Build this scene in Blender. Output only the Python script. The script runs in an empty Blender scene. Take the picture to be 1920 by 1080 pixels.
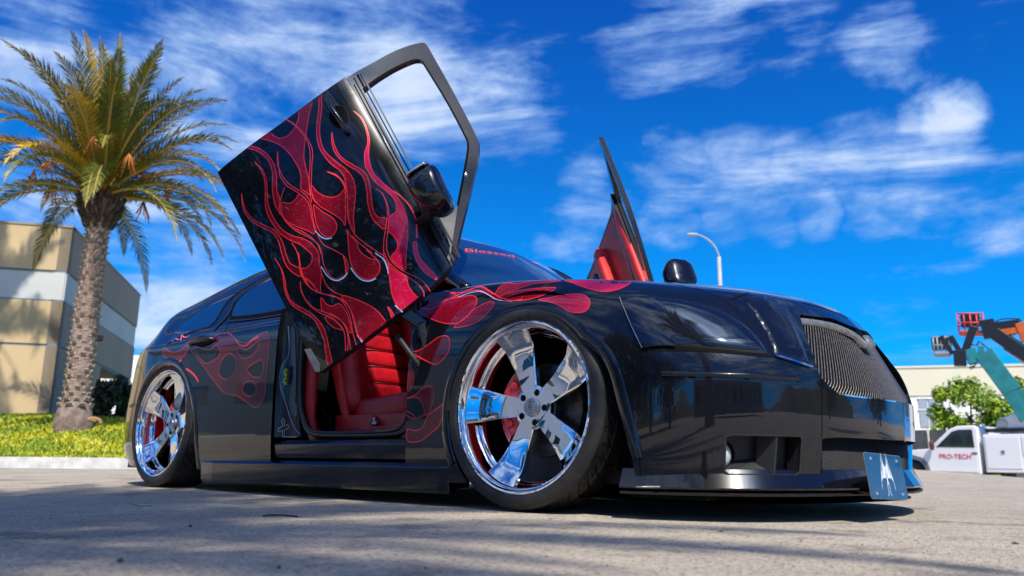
import bpy, bmesh, math, random
import numpy as np
from mathutils import Vector, Matrix
from mathutils.bvhtree import BVHTree
from mathutils.geometry import delaunay_2d_cdt
from mathutils.interpolate import poly_3d_calc

random.seed(7); np.random.seed(7)
scn = bpy.context.scene
col = scn.collection
PI = math.pi

# ------------------------------------------------------------------ camera
# World frame = the car's own frame: +X to its nose, +Y to its left, Z up,
# origin on the ground under the middle of the front axle.
CX, CY, CZ = 2.0528, -3.3072, 0.203
YAW, PITCH, ROLL, FPX = 2.2953, 0.2115, 0.0095, 1483.84
fw = Vector((math.cos(YAW)*math.cos(PITCH), math.sin(YAW)*math.cos(PITCH), math.sin(PITCH)))
r0 = Vector((math.sin(YAW), -math.cos(YAW), 0)); u0 = r0.cross(fw)
rt = r0*math.cos(ROLL) + u0*math.sin(ROLL); up = -r0*math.sin(ROLL) + u0*math.cos(ROLL)
CAM = Vector((CX, CY, CZ))
camd = bpy.data.cameras.new('camera'); camo = bpy.data.objects.new('camera', camd); col.objects.link(camo)
M3 = Matrix((rt, up, -fw)).transposed()
camo.matrix_world = Matrix.Translation(CAM) @ M3.to_4x4()
camd.sensor_width = 36.0; camd.lens = FPX/1920*36; camd.clip_end = 3000; camd.clip_start = 0.02
camd.dof.use_dof = True; camd.dof.focus_distance = 3.35; camd.dof.aperture_fstop = 3.2
scn.camera = camo

def ray(px, py):
    px = float(px); py = float(py)
    return ((px-960)/FPX*rt - (py-540)/FPX*up + fw)
def at_axis(px, py, axis, val):
    d = ray(px, py); t = (val-CAM[axis])/d[axis]; return CAM + d*t
def at_dist(px, py, dist):          # horizontal distance from the camera
    d = ray(px, py); return CAM + d*(dist/math.hypot(d.x, d.y))
def topx(P):
    d = Vector(P)-CAM; z = d.dot(fw); return (960+FPX*d.dot(rt)/z, 540-FPX*d.dot(up)/z)

# ------------------------------------------------------------------ light
SUN_AZ, SUN_EL = math.radians(-36), math.radians(54)
sv = Vector((math.cos(SUN_AZ)*math.cos(SUN_EL), math.sin(SUN_AZ)*math.cos(SUN_EL), math.sin(SUN_EL)))
sd = bpy.data.lights.new('sun', 'SUN'); sd.energy = 5.0; sd.angle = math.radians(0.53); sd.color = (1.0, .93, .82)
so = bpy.data.objects.new('sun', sd); col.objects.link(so)
so.rotation_euler = (-sv).to_track_quat('-Z', 'Y').to_euler()

world = bpy.data.worlds.new('World'); scn.world = world; world.use_nodes = True
scn.view_settings.view_transform = 'Standard'; scn.view_settings.look = 'None'
scn.view_settings.exposure = 0.3; scn.view_settings.gamma = 1.0
scn.view_settings.use_curve_mapping = False

class NT:
    """tiny node helper"""
    def __init__(s, tree): s.t = tree; s.n = tree.nodes; s.l = tree.links
    def new(s, typ, **kw):
        nd = s.n.new(typ)
        for k, v in kw.items(): setattr(nd, k, v)
        return nd
    def link(s, a, b): s.l.new(a, b)
    def val(s, sock, v):
        if hasattr(v, 'node'): s.l.new(v, sock)
        else: sock.default_value = v
    def math(s, op, a, b=None, c=None, clamp=False):
        nd = s.n.new('ShaderNodeMath'); nd.operation = op; nd.use_clamp = clamp
        s.val(nd.inputs[0], a)
        if b is not None: s.val(nd.inputs[1], b)
        if c is not None: s.val(nd.inputs[2], c)
        return nd.outputs[0]
    def vmath(s, op, a, b=None, out=0):
        nd = s.n.new('ShaderNodeVectorMath'); nd.operation = op
        s.val(nd.inputs[0], a)
        if b is not None: s.val(nd.inputs[1], b)
        return nd.outputs[out]
    def noise(s, vec, scale, detail=4, rough=.55, dist=0, out='Fac'):
        nd = s.n.new('ShaderNodeTexNoise'); s.val(nd.inputs['Scale'], scale)
        nd.inputs['Detail'].default_value = detail; nd.inputs['Roughness'].default_value = rough
        nd.inputs['Distortion'].default_value = dist
        if vec is not None: s.l.new(vec, nd.inputs['Vector'])
        return nd.outputs[out]
    def smooth(s, v, lo, hi, a=0., b=1.):
        nd = s.n.new('ShaderNodeMapRange'); nd.interpolation_type = 'SMOOTHSTEP'
        s.val(nd.inputs[0], v); nd.inputs[1].default_value = lo; nd.inputs[2].default_value = hi
        nd.inputs[3].default_value = a; nd.inputs[4].default_value = b
        return nd.outputs[0]
    def mix(s, f, a, b, mode='MIX'):
        nd = s.n.new('ShaderNodeMix'); nd.data_type = 'RGBA'; nd.blend_type = mode
        s.val(nd.inputs[0], f); s.val(nd.inputs[6], a); s.val(nd.inputs[7], b)
        return nd.outputs[2]

def c4(c): return (c[0], c[1], c[2], 1.0)

# ---- sky: Nishita, graded to a deep clean blue, with thin cirrus laid over it
w = NT(world.node_tree); w.n.clear()
wout = w.new('ShaderNodeOutputWorld'); bg = w.new('ShaderNodeBackground'); bg.inputs[1].default_value = 0.085
sky = w.new('ShaderNodeTexSky'); sky.sky_type = 'NISHITA'; sky.sun_disc = False
sky.sun_elevation = SUN_EL; sky.sun_rotation = PI/2 - SUN_AZ
sky.air_density = 1.0; sky.dust_density = 0.3; sky.ozone_density = 3.0
tc = w.new('ShaderNodeTexCoord'); D = w.vmath('NORMALIZE', tc.outputs['Generated'])
sep = w.new('ShaderNodeSeparateXYZ'); w.link(D, sep.inputs[0])
dz = w.math('MAXIMUM', sep.outputs[2], 0.0)
bw = w.new('ShaderNodeRGBToBW'); w.link(sky.outputs[0], bw.inputs[0])
lum = w.math('POWER', bw.outputs[0], .6)
gr = w.mix(w.smooth(dz, .0, .60), (0.02, 1.75, 4.9, 1), (0.03, .66, 3.6, 1))
skyc = w.vmath('SCALE', gr, None); w.link(lum, skyc.node.inputs[3])
cb = w.new('ShaderNodeCombineXYZ'); q_ = w.math('ADD', dz, .16)
w.link(w.math('DIVIDE', sep.outputs[0], q_), cb.inputs[0]); w.link(w.math('DIVIDE', sep.outputs[1], q_), cb.inputs[1])
mp = w.new('ShaderNodeMapping'); mp.inputs['Rotation'].default_value = (0, 0, math.radians(-22)); mp.inputs['Scale'].default_value = (.85, 1.35, 1)
w.link(cb.outputs[0], mp.inputs[0])
n1 = w.noise(mp.outputs[0], 1.7, 11, .62, .35)
mp2 = w.new('ShaderNodeMapping'); mp2.inputs['Rotation'].default_value = (0, 0, math.radians(35)); mp2.inputs['Scale'].default_value = (.8, 1.9, 1)
w.link(cb.outputs[0], mp2.inputs[0])
n2 = w.noise(mp2.outputs[0], 4.6, 12, .66, .5)
n3 = w.noise(D, 6.5, 13, .60, .2)
mpx = w.new('ShaderNodeMapping'); mpx.inputs['Rotation'].default_value = (0, 0, math.radians(-41.5)); w.link(D, mpx.inputs[0]); mpy = w.new('ShaderNodeMapping'); mpy.inputs['Scale'].default_value = (.9, .9, 3.6); w.link(mpx.outputs[0], mpy.inputs[0])
n4 = w.noise(mpy.outputs[0], 4.0, 13, .62, .5)
blobs = [(620, 40, 16, .68), (420, 130, 13, .56), (820, 130, 11, .50), (300, 60, 12, .58), (960, 235, 5, .34), (1300, 40, 9, .60), (1440, 25, 7, .46), (1180, 60, 5, .30),
         (1640, 85, 3.4, .52), (1665, 130, 2.2, .40), (1745, 215, 3.6, .74), (1690, 270, 4.2, .62), (1600, 300, 4.6, .60), (1500, 330, 4.6, .55), (1390, 335, 5, .50), (1270, 345, 4.5, .44), (1720, 330, 5, .66), (1790, 350, 4.5, .58), (1880, 375, 4.5, .58), (1650, 395, 3.2, .5),
         (1520, 415, 2.8, .52), (1430, 425, 3.2, .52), (1340, 440, 3.2, .50), (1240, 440, 3.6, .46), (1100, 425, 4.5, .46), (1100, 325, 2.2, .36), (1050, 465, 3, .42), (340, 500, 9, .60), (250, 590, 8, .58), (430, 400, 7, .50), (300, 420, 6, .5), (400, 560, 6, .5), (900, 375, 2.2, .46),
         (1235, 270, 1.4, .30), (1390, 240, 1.2, .34), (760, 290, 4, .36), (40, 260, 12, .50), (60, 80, 12, .42), (1690, 540, 3, .26), (1800, 500, 3, .2), (700, 400, 4, .2)]
mask = None
Dw = w.vmath('NORMALIZE', w.vmath('ADD', D, w.vmath('MULTIPLY', w.vmath('SUBTRACT', w.noise(D, 5., 5, .6, out='Color'), (.5, .5, .5)), (.16, .16, .09))))
for (bx_, by_, rad, st) in blobs:
    d = ray(bx_, by_).normalized()
    dt = w.vmath('DOT_PRODUCT', Dw, tuple(d), out='Value')
    m_ = w.smooth(dt, math.cos(math.radians(rad)), 1.0, 0, st*1.0)
    mask = m_ if mask is None else w.math('MAXIMUM', mask, m_)
# elsewhere in the sky ordinary broken cirrus, so that paint and chrome have a whole sky to mirror
front = w.smooth(w.vmath('DOT_PRODUCT', D, tuple(fw), out='Value'), .78, .50, 0, 1)
gen = w.math('MULTIPLY', w.smooth(w.noise(cb.outputs[0], .8, 3), .36, .58, 0, .62), front)
mask = w.math('MAXIMUM', mask, gen); mask = w.math('MAXIMUM', mask, w.smooth(w.vmath('DOT_PRODUCT', Dw, tuple(sv), out='Value'), .80, .97, 0, .62))
dens = w.math('ADD', w.math('MULTIPLY', n4, 3.0), w.math('ADD', w.math('MULTIPLY', n3, 1.2), w.math('MULTIPLY', n2, .35)))
dens = w.math('ADD', w.math('SUBTRACT', dens, 2.68), w.math('MULTIPLY', mask, 1.35))
cl = w.smooth(dens, -.10, .85, 0, .88)
cloudc = w.mix(w.smooth(dens, .2, 1.1), (3.4, 5.6, 9.6, 1), (7.8, 8.8, 10.6, 1))
sdot = w.vmath('DOT_PRODUCT', D, tuple(sv), out='Value')      # clouds round the sun are much brighter
cloudc = w.vmath('SCALE', cloudc, None); w.link(w.math('ADD', 1.0, w.math('ADD', w.smooth(sdot, .82, 1.0, 0, 1.3), w.smooth(sdot, .965, 1.0, 0, 5.0))), cloudc.node.inputs[3])
fin = w.mix(cl, skyc, cloudc)
w.link(fin, bg.inputs[0]); w.link(bg.outputs[0], wout.inputs[0])

# ------------------------------------------------------------------ materials
def mat(name, color=(.5, .5, .5), rough=.5, metal=0., coat=0., spec=.5, coat_rough=.03):
    m = bpy.data.materials.new(name); m.use_nodes = True
    b = m.node_tree.nodes['Principled BSDF']
    b.inputs['Base Color'].default_value = c4(color); b.inputs['Roughness'].default_value = rough
    b.inputs['Metallic'].default_value = metal; b.inputs['Coat Weight'].default_value = coat
    b.inputs['Coat Roughness'].default_value = coat_rough; b.inputs['Coat IOR'].default_value = 1.5; b.inputs['Specular IOR Level'].default_value = spec
    return m
def nodes(m): return NT(m.node_tree), m.node_tree.nodes['Principled BSDF']
def bump(nt, b, h, strength=.3, dist=.01):
    bp = nt.new('ShaderNodeBump'); bp.inputs['Strength'].default_value = strength; bp.inputs['Distance'].default_value = dist
    nt.link(h, bp.inputs['Height']); nt.link(bp.outputs[0], b.inputs['Normal'])
def noisy(name, c1, c2, scale=5, rough=.8, bs=.3, bd=.01, detail=6, lo=.35, hi=.65, bscale=None, **kw):
    m = mat(name, c1, rough, **kw); nt, b = nodes(m)
    t = nt.new('ShaderNodeTexCoord'); n = nt.noise(t.outputs['Object'], scale, detail)
    nt.link(nt.mix(nt.smooth(n, lo, hi), c4(c1), c4(c2)), b.inputs['Base Color'])
    h = nt.noise(t.outputs['Object'], bscale or scale*4, 5)
    if bs: bump(nt, b, h, bs, bd)
    return m

def paint_mat(name, base, flake=0., rough=.22, metal=0., dust=.12):
    """glossy automotive lacquer: clear coat, faint dust and orange peel"""
    m = mat(name, base, rough, metal, coat=1.0, coat_rough=.02, spec=.12); nt, b = nodes(m)
    t = nt.new('ShaderNodeTexCoord')
    big = nt.noise(t.outputs['Object'], 3.0, 5); fine = nt.noise(t.outputs['Object'], 420., 2)
    dst = nt.math('MULTIPLY', nt.smooth(fine, .62, .75), nt.smooth(big, .4, .7, .02, dust))
    c = nt.mix(nt.math('MULTIPLY', dst, .35), c4(base), (.35, .33, .3, 1))
    if flake:
        v = nt.new('ShaderNodeTexVoronoi'); v.inputs['Scale'].default_value = 260.; nt.link(t.outputs['Object'], v.inputs['Vector'])
        sp = nt.math('GREATER_THAN', nt.math('FRACT', nt.math('MULTIPLY', v.outputs['Color'], 7.3)), 1-flake)
        dot = nt.math('MULTIPLY', sp, nt.math('LESS_THAN', v.outputs['Distance'], .22))
        c = nt.mix(dot, c, (1.0, .55, .6, 1))
    nt.link(c, b.inputs['Base Color'])
    nt.link(nt.smooth(big, .3, .8, .012, .05), b.inputs['Coat Roughness'])
    h = nt.noise(t.outputs['Object'], 26., 2)
    bp = nt.new('ShaderNodeBump'); bp.inputs['Strength'].default_value = .05; bp.inputs['Distance'].default_value = .0016
    nt.link(h, bp.inputs['Height']); nt.link(bp.outputs[0], b.inputs['Coat Normal'])
    return m

M = {}
M['paint'] = paint_mat('black_lacquer', (.0035, .0042, .007))
M['flame'] = paint_mat('candy_red_lacquer', (.23, .0018, .012), flake=.04, rough=.35, metal=.25)
M['flame_dark'] = paint_mat('deep_candy_lacquer', (.085, .002, .006), rough=.35, metal=.2)
M['flame_sunlit'] = paint_mat('sunlit_candy_lacquer', (.58, .004, .050), flake=.07, rough=.3, metal=.2)  # flame red with direct sun's brightening put into the colour
M['stripe'] = mat('pinstripe_red', (.85, .03, .045), .25, coat=1)
M['stripe_dark'] = mat('pinstripe_dull_red', (.32, .012, .02), .3, coat=1)
M['stripe_blue'] = mat('pinstripe_pale_blue', (.30, .55, .80), .25, coat=1)
M['stripe_white'] = mat('pinstripe_silver', (.6, .6, .6), .3)
M['gap'] = mat('shut_line_shadow', (.002, .002, .002), .8, spec=.1)
M['trim'] = noisy('black_trim', (.008, .008, .01), (.014, .014, .016), 60, .38, .1, .001)
M['trim_satin'] = noisy('satin_black_frame', (.008, .008, .009), (.014, .014, .015), 90, .6, .03, .0004, coat=.7, spec=.15, coat_rough=.09)
M['plastic'] = noisy('black_textured_plastic', (.010, .010, .011), (.016, .016, .017), 200, .55, .4, .0006)
M['chrome'] = mat('polished_chrome', (.80, .81, .83), .025, 1.0)
nt, b = nodes(M['chrome']); t = nt.new('ShaderNodeTexCoord'); nt.link(nt.smooth(nt.noise(t.outputs['Object'], 30, 6), .45, .8, .015, .12), b.inputs['Roughness'])
M['steel'] = noisy('brushed_steel', (.5, .5, .5), (.38, .38, .39), 40, .28, .05, .001, metal=1.)
M['disc'] = noisy('cast_iron_disc', (.10, .10, .105), (.05, .05, .05), 30, .4, .1, .001, metal=.8)
M['caliper'] = noisy('red_caliper_enamel', (.62, .008, .012), (.5, .006, .01), 30, .3, .1, .001, coat=.8)
M['rubber'] = noisy('tyre_rubber', (.008, .008, .009), (.017, .016, .016), 25, .62, .25, .001, bscale=300)
M['well'] = noisy('wheel_well_felt', (.004, .004, .004), (.008, .008, .008), 30, .95, .2, .002, spec=.1)
M['smoke'] = mat('smoked_lens', (.004, .006, .012), .05, coat=1.0, spec=.3)
M['smoke_dark'] = mat('dark_smoked_lens', (.003, .003, .005), .05, coat=1.0)
M['glass_dark'] = mat('tinted_car_glass', (.004, .010, .024), .02, spec=.9, coat=1.0)
M['glass_screen'] = mat('windscreen_glass', (.010, .03, .06), .02, spec=1.0, coat=1.0)
for k_ in ('glass_dark', 'glass_screen'):
    M[k_].node_tree.nodes['Principled BSDF'].inputs['Coat IOR'].default_value = 2.1
M['lamp_glass'] = mat('fog_lamp_lens', (.55, .62, .60), .08, coat=1.)
M['mesh_wire'] = noisy('grille_wire', (.17, .155, .135), (.11, .10, .09), 80, .40, .1, .0005, metal=.8)
M['mesh_dark'] = mat('dark_wire', (.03, .03, .032), .4, .5)
M['leather'] = noisy('red_leather', (.50, .008, .018), (.34, .006, .013), 9, .36, .5, .006, bscale=34)
M['leather_hot'] = noisy('bright_red_trim', (.62, .022, .014), (.5, .015, .012), 12, .42, .3, .002, bscale=200)
M['leather_dark'] = noisy('dark_red_trim', (.13, .003, .008), (.09, .002, .006), 12, .45, .3, .002, bscale=200)
M['carpet'] = noisy('dark_carpet', (.02, .004, .006), (.03, .006, .008), 90, .95, .6, .003)
M['zinc'] = noisy('yellow_zinc', (.62, .78, .03), (.50, .66, .03), 60, .35, .1, .001, metal=.1)
M['seal'] = mat('door_seal_rubber', (.006, .007, .009), .35, coat=.3)
M['jamb'] = mat('door_jamb_paint', (.012, .045, .070), .25, coat=.8)
M['alu'] = noisy('bare_aluminium', (.34, .35, .32), (.24, .25, .23), 25, .4, .2, .001, metal=.7)
M['plate'] = mat('plate_blue', (.006, .055, .125), .28, coat=.5)
M['white_print'] = mat('white_print', (.80, .86, .90), .4)
M['red_print'] = mat('red_print', (.70, .03, .05), .4)
M['pink_print'] = mat('pink_script_print', (.85, .16, .20), .4)

# ------------------------------------------------------------------ mesh helpers
def mkobj(name, me, m=None, parent=None, smooth=True):
    o = bpy.data.objects.new(name, me); col.objects.link(o)
    if m is not None: me.materials.append(m)
    if parent is not None: o.parent = parent
    if smooth and len(me.polygons): me.polygons.foreach_set('use_smooth', [True]*len(me.polygons))
    return o
def pymesh(name, V, F):
    me = bpy.data.meshes.new(name); me.from_pydata([tuple(v) for v in V], [], [tuple(f) for f in F]); me.update(); return me
def build(name, V, F, m, parent=None, smooth=True, fix=False):
    me = pymesh(name, V, F)
    if fix:
        bm = bmesh.new(); bm.from_mesh(me); bmesh.ops.remove_doubles(bm, verts=bm.verts, dist=1e-5)
        bmesh.ops.recalc_face_normals(bm, faces=bm.faces); bm.to_mesh(me); bm.free()
    return mkobj(name, me, m, parent, smooth)
def from_bm(name, bm, m, parent=None, smooth=True):
    me = bpy.data.meshes.new(name); bm.to_mesh(me); bm.free(); return mkobj(name, me, m, parent, smooth)
def thing(name, label, cat, loc=(0, 0, 0), rz=0., group=None):
    o = bpy.data.objects.new(name, None); col.objects.link(o); o.location = loc; o.rotation_euler = (0, 0, rz)
    o['label'] = label; o['category'] = cat
    if group: o['group'] = group
    return o
def tag(o, label, cat, group=None):
    o['label'] = label; o['category'] = cat
    if group: o['group'] = group
    return o
def sub(name, parent):
    o = bpy.data.objects.new(name, None); col.objects.link(o); o.parent = parent; return o
def sharp(o, deg=35):
    me = o.data; me.set_sharp_from_angle(angle=math.radians(deg)); return o
def bevel(o, w_=.003, seg=2, deg=35):
    md = o.modifiers.new('bevel', 'BEVEL'); md.width = w_; md.segments = seg; md.limit_method = 'ANGLE'; md.angle_limit = math.radians(deg)
    md.harden_normals = True; return o

class MB:
    def __init__(s): s.V = []; s.F = []
    def add(s, V, F):
        n = len(s.V); s.V += [tuple(v) for v in V]; s.F += [tuple(i+n for i in f) for f in F]; return s
    def box(s, c, size, R=None):
        c = Vector(c); h = Vector(size)/2; V = []
        for x in (-1, 1):
            for y in (-1, 1):
                for z in (-1, 1):
                    p = Vector((x*h.x, y*h.y, z*h.z)); V.append(c + (R @ p if R is not None else p))
        return s.add(V, [(0, 1, 3, 2), (4, 6, 7, 5), (0, 4, 5, 1), (2, 3, 7, 6), (0, 2, 6, 4), (1, 5, 7, 3)])
    def tube(s, pts, r, seg=8, cap=True, rx=1.0):
        pts = [Vector(p) for p in pts]; n = len(pts); rs = r if hasattr(r, '__len__') else [r]*n
        V = []; F = []; prev = None
        for i, p in enumerate(pts):
            tdir = (pts[min(i+1, n-1)]-pts[max(i-1, 0)]).normalized()
            if prev is None:
                a = Vector((0, 0, 1)) if abs(tdir.z) < .9 else Vector((1, 0, 0)); sx = tdir.cross(a).normalized()
            else: sx = (prev - tdir*prev.dot(tdir)).normalized()
            prev = sx; sy = tdir.cross(sx)
            for k in range(seg):
                a = 2*PI*k/seg; V.append(p + (sx*math.cos(a)*rx + sy*math.sin(a))*rs[i])
        for i in range(n-1):
            for k in range(seg):
                a = i*seg+k; b_ = i*seg+(k+1) % seg; F.append((a, b_, b_+seg, a+seg))
        if cap: F.append(tuple(range(seg-1, -1, -1))); F.append(tuple((n-1)*seg+k for k in range(seg)))
        return s.add(V, F)
    def bar(s, a, b_, w_, h_):
        a = Vector(a); b_ = Vector(b_); d = b_-a; R = d.to_track_quat('X', 'Z').to_matrix()
        return s.box((a+b_)/2, (d.length, w_, h_), R)
    def build(s, name, m, parent=None, smooth=False, fix=False): return build(name, s.V, s.F, m, parent, smooth, fix)

def cr(P, t):
    """Catmull-Rom through rows P (n,k) at float index t"""
    n = len(P); i = int(min(max(math.floor(t), 0), n-2)); f = t-i
    p0 = P[i-1] if i > 0 else 2*P[0]-P[1]; p3 = P[i+2] if i+2 < n else 2*P[n-1]-P[n-2]
    p1, p2 = P[i], P[i+1]
    return .5*((2*p1)+(-p0+p2)*f+(2*p0-5*p1+4*p2-p3)*f*f+(-p0+3*p1-3*p2+p3)*f**3)
def refine(P, counts):
    """interpolate rows so that each interval i gets counts[i] steps"""
    P = np.asarray(P, float); out = []
    for i, c in enumerate(counts):
        for k in range(c): out.append(cr(P, i+k/c))
    out.append(P[-1]); return np.array(out)
def smooth_grid(C, nu, nv):
    """C[i][j] control points (i columns, j rows) -> fine grid"""
    C = np.asarray(C, float); a = refine(C.reshape(len(C), -1), nu).reshape(-1, C.shape[1], 3)
    b_ = refine(a.transpose(1, 0, 2).reshape(C.shape[1], -1), nv).reshape(-1, len(a), 3).transpose(1, 0, 2)
    return b_
def curve(pts, n=8):
    """smooth polyline through 2-D/3-D points"""
    P = np.array(pts, float); return refine(P, [n]*(len(P)-1))
def closed(pts, n=6):
    P = np.array(list(pts)+[pts[0]], float); m_ = len(P)-1; out = []
    for i in range(m_):
        p0, p1, p2, p3 = P[(i-1) % m_], P[i], P[(i+1) % m_], P[(i+2) % m_]
        for k in range(n):
            f = k/n; out.append(.5*((2*p1)+(-p0+p2)*f+(2*p0-5*p1+4*p2-p3)*f*f+(-p0+3*p1-3*p2+p3)*f**3))
    return np.array(out)
def densify(poly, step=6.):
    out = []; n = len(poly)
    for i in range(n):
        a = np.array(poly[i], float); b_ = np.array(poly[(i+1) % n], float); k = max(1, int(np.linalg.norm(b_-a)/step))
        for j in range(k): out.append(a+(b_-a)*j/k)
    return np.array(out)
def inside(p, poly):
    x, y = p; c = False; n = len(poly); j = n-1
    for i in range(n):
        xi, yi = poly[i][0], poly[i][1]; xj, yj = poly[j][0], poly[j][1]
        if (yi > y) != (yj > y) and x < (xj-xi)*(y-yi)/(yj-yi)+xi: c = not c
        j = i
    return c
def insides(P, poly):
    """vectorised even-odd test"""
    P = np.asarray(P, float); x, y = P[:, 0], P[:, 1]; c = np.zeros(len(P), bool); n = len(poly); j = n-1
    for i in range(n):
        xi, yi = poly[i][0], poly[i][1]; xj, yj = poly[j][0], poly[j][1]
        if yi != yj:
            m_ = ((yi > y) != (yj > y)) & (x < (xj-xi)*(y-yi)/(yj-yi)+xi); c ^= m_
        j = i
    return c

class Surf:
    """a surface that outlines measured in the photograph can be laid onto"""
    def __init__(s, V, F):
        s.V = [Vector(v) for v in V]; s.F = [tuple(f) for f in F]
        me = pymesh('tmp', s.V, s.F); s.N = [v.normal.copy() for v in me.vertices]; bpy.data.meshes.remove(me)
        s.b = BVHTree.FromPolygons(s.V, s.F)
    def hit(s, px, py):
        d = ray(px, py).normalized(); h = s.b.ray_cast(CAM, d, 60)
        if h[0] is None:
            # nearest surface point to the ray: a few refinement steps
            q0 = CAM + d*4.0; h = s.b.find_nearest(q0)
            for _ in range(6):
                t_ = (h[0]-CAM).dot(d); h = s.b.find_nearest(CAM+d*t_)
            loc, idx = h[0], h[2]
        else: loc, idx = h[0], h[2]
        f = s.F[idx]; pts = [s.V[i] for i in f]
        ww = poly_3d_calc(pts, loc); n = Vector((0, 0, 0))
        for wi, i in zip(ww, f): n += s.N[i]*wi
        n.normalize()
        if n.dot(d) > 0: n = -n
        return loc.copy(), n

def drape(name, surf, poly, m, parent, off=.0008, step=8., holes=(), inv=None, pillow=None, clip=None):
    """polygon in photo pixels -> mesh lying on the surface"""
    poly = densify(poly, step); loops = [poly]+[densify(h, step) for h in holes]
    pts = []; edges = []
    clp = densify(clip, step) if clip is not None else None
    for lp in loops+([clp] if clp is not None else []):
        n0 = len(pts); pts += [tuple(p) for p in lp]; edges += [(n0+i, n0+(i+1) % len(lp)) for i in range(len(lp))]
    nb = len(pts)
    lo = poly.min(0); hi = poly.max(0); gx, gy = np.meshgrid(np.arange(lo[0]+step/2, hi[0], step), np.arange(lo[1]+step/2, hi[1], step))
    G = np.stack([gx.ravel(), gy.ravel()], 1)
    if len(G):
        k = insides(G, poly)
        for h in loops[1:]: k &= ~insides(G, h)
        G = G[k]
        if len(G):
            allp = np.array(pts)
            dmin = np.array([np.min(np.hypot(*(allp-g).T)) for g in G]); G = G[dmin > step*.45]
            pts += [tuple(g) for g in G]
    res = delaunay_2d_cdt([Vector(p) for p in pts], edges, [], 0, 1e-4)
    V2, T, orig = res[0], res[2], res[3]
    cen = np.array([[(V2[t_[0]][0]+V2[t_[1]][0]+V2[t_[2]][0])/3, (V2[t_[0]][1]+V2[t_[1]][1]+V2[t_[2]][1])/3] for t_ in T])
    k = insides(cen, poly)
    for h in loops[1:]: k &= ~insides(cen, h)
    if clp is not None: k &= insides(cen, clp)
    T = [t_ for t_, kk in zip(T, k) if kk]
    V = []; N = []
    allp = np.array(pts[:nb])
    for v in V2:
        L, n = surf.hit(v[0], v[1]); o_ = off
        if pillow:
            nb2 = near_on(poly, np.array([v[0], v[1]])); dd = math.hypot(nb2[0]-v[0], nb2[1]-v[1]); f_ = min(1., dd/pillow[0]); o_ = off + pillow[1]*math.sqrt(max(0, 1-(1-f_)**2))
        V.append(L+n*o_); N.append(n)
    # make triangles face the camera side
    F = []
    for t_ in T:
        a, b_, c = (V[i] for i in t_)
        F.append(t_ if (b_-a).cross(c-a).dot(N[t_[0]]) > 0 else t_[::-1])
    usd = sorted({i for f in F for i in f}); ix = {a: k_ for k_, a in enumerate(usd)}; V = [V[i] for i in usd]; N = [N[i] for i in usd]; F = [tuple(ix[i] for i in f) for f in F]
    if inv is not None: V = [inv @ v for v in V]; N = [(inv.to_3x3() @ n).normalized() for n in N]
    me = pymesh(name, V, F)
    o = mkobj(name, me, m, parent)
    if not pillow: me.normals_split_custom_set_from_vertices([tuple(n) for n in N])
    return o

def ribbon(mb, surf, line, wid, off=.0014, inv=None, closed_=False, taper=None):
    """thin strip following a pixel polyline on a surface (appended to an MB)"""
    P = np.array(line, float); n = len(P); V = []
    hits = [surf.hit(*p) for p in P]
    for i in range(n):
        L, nn = hits[i]
        a = hits[(i-1) % n][0] if (closed_ or i > 0) else L; b_ = hits[(i+1) % n][0] if (closed_ or i < n-1) else L
        tdir = b_-a
        if tdir.length < 1e-7: tdir = Vector((1, 0, 0))
        sdir = tdir.normalized().cross(nn).normalized()
        ww = wid/2*(taper(i/(n-1)) if taper else 1)
        for s_ in (-1, 1): V.append(L+nn*off+sdir*ww*s_)
    if inv is not None: V = [inv @ v for v in V]
    F = []
    for i in range(n if closed_ else n-1):
        j = (i+1) % n; a, b_, c, d = 2*i, 2*i+1, 2*j+1, 2*j
        F.append((a, b_, c, d))
    mb.add(V, F)

def lathe(prof, seg, axis_pt, R, a0=0, a1=2*PI):
    """prof [(r, depth)]; depth along R's z; angle in R's xy"""
    V = []; F = []; n = len(prof); full = abs(a1-a0-2*PI) < 1e-6; rows = seg if full else seg+1
    for i in range(rows):
        a = a0+(a1-a0)*i/seg
        for (r, dd) in prof: V.append(axis_pt + R @ Vector((r*math.cos(a), r*math.sin(a), dd)))
    for i in range(seg):
        j = (i+1) % rows
        for k in range(n-1): F.append((i*n+k, i*n+k+1, j*n+k+1, j*n+k))
    return V, F

# ================================================================== THE CAR
car = thing('show_car', 'low glossy black estate car with red flame paint, chrome wheels and both front doors raised', 'car')

# ---- front clip control net (right half, y<0) ----
FC = [  # base x,y | crown x,y,z | front-ness | spine x
 (-.675, -.930, -.675, -.790, .975, 0, -.675), (-.40, -.930, -.40, -.790, .967, 0, -.40), (-.15, -.932, -.15, -.790, .952, 0, -.15),
 (.10, -.934, .10, -.785, .925, 0, .06), (.30, -.934, .30, -.765, .898, 0, .20), (.46, -.928, .45, -.720, .877, .10, .30),
 (.61, -.905, .56, -.675, .860, .30, .38), (.745, -.855, .66, -.620, .842, .55, .46), (.865, -.775, .75, -.560, .826, .75, .54),
 (.96, -.665, .82, -.490, .815, .92, .62), (1.035, -.520, .865, -.400, .810, 1, .70), (1.09, -.350, .890, -.290, .813, 1, .75),
 (1.13, -.175, .903, -.150, .821, 1, .77), (1.148, 0, .908, 0, .826, 1, .78)]
ZL = [.10, .20, .30, .40, .50, .58]; GS = [.05, .01, 0, 0, 0, .02]; GF = [.10, .06, .02, 0, .01, .13]
SU = [.25, .50, .72, .88, 1.]; US = [.05, .13, .28, .56, 1.]; UF = [.31, .51, .69, .84, 1.]
def zc(x): return float(np.interp(x, [-.7, -.3, 0, .25, .5, .735, .9], [1.04, 1.025, 1.0, .975, .942, .882, .83]))
net = []
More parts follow.
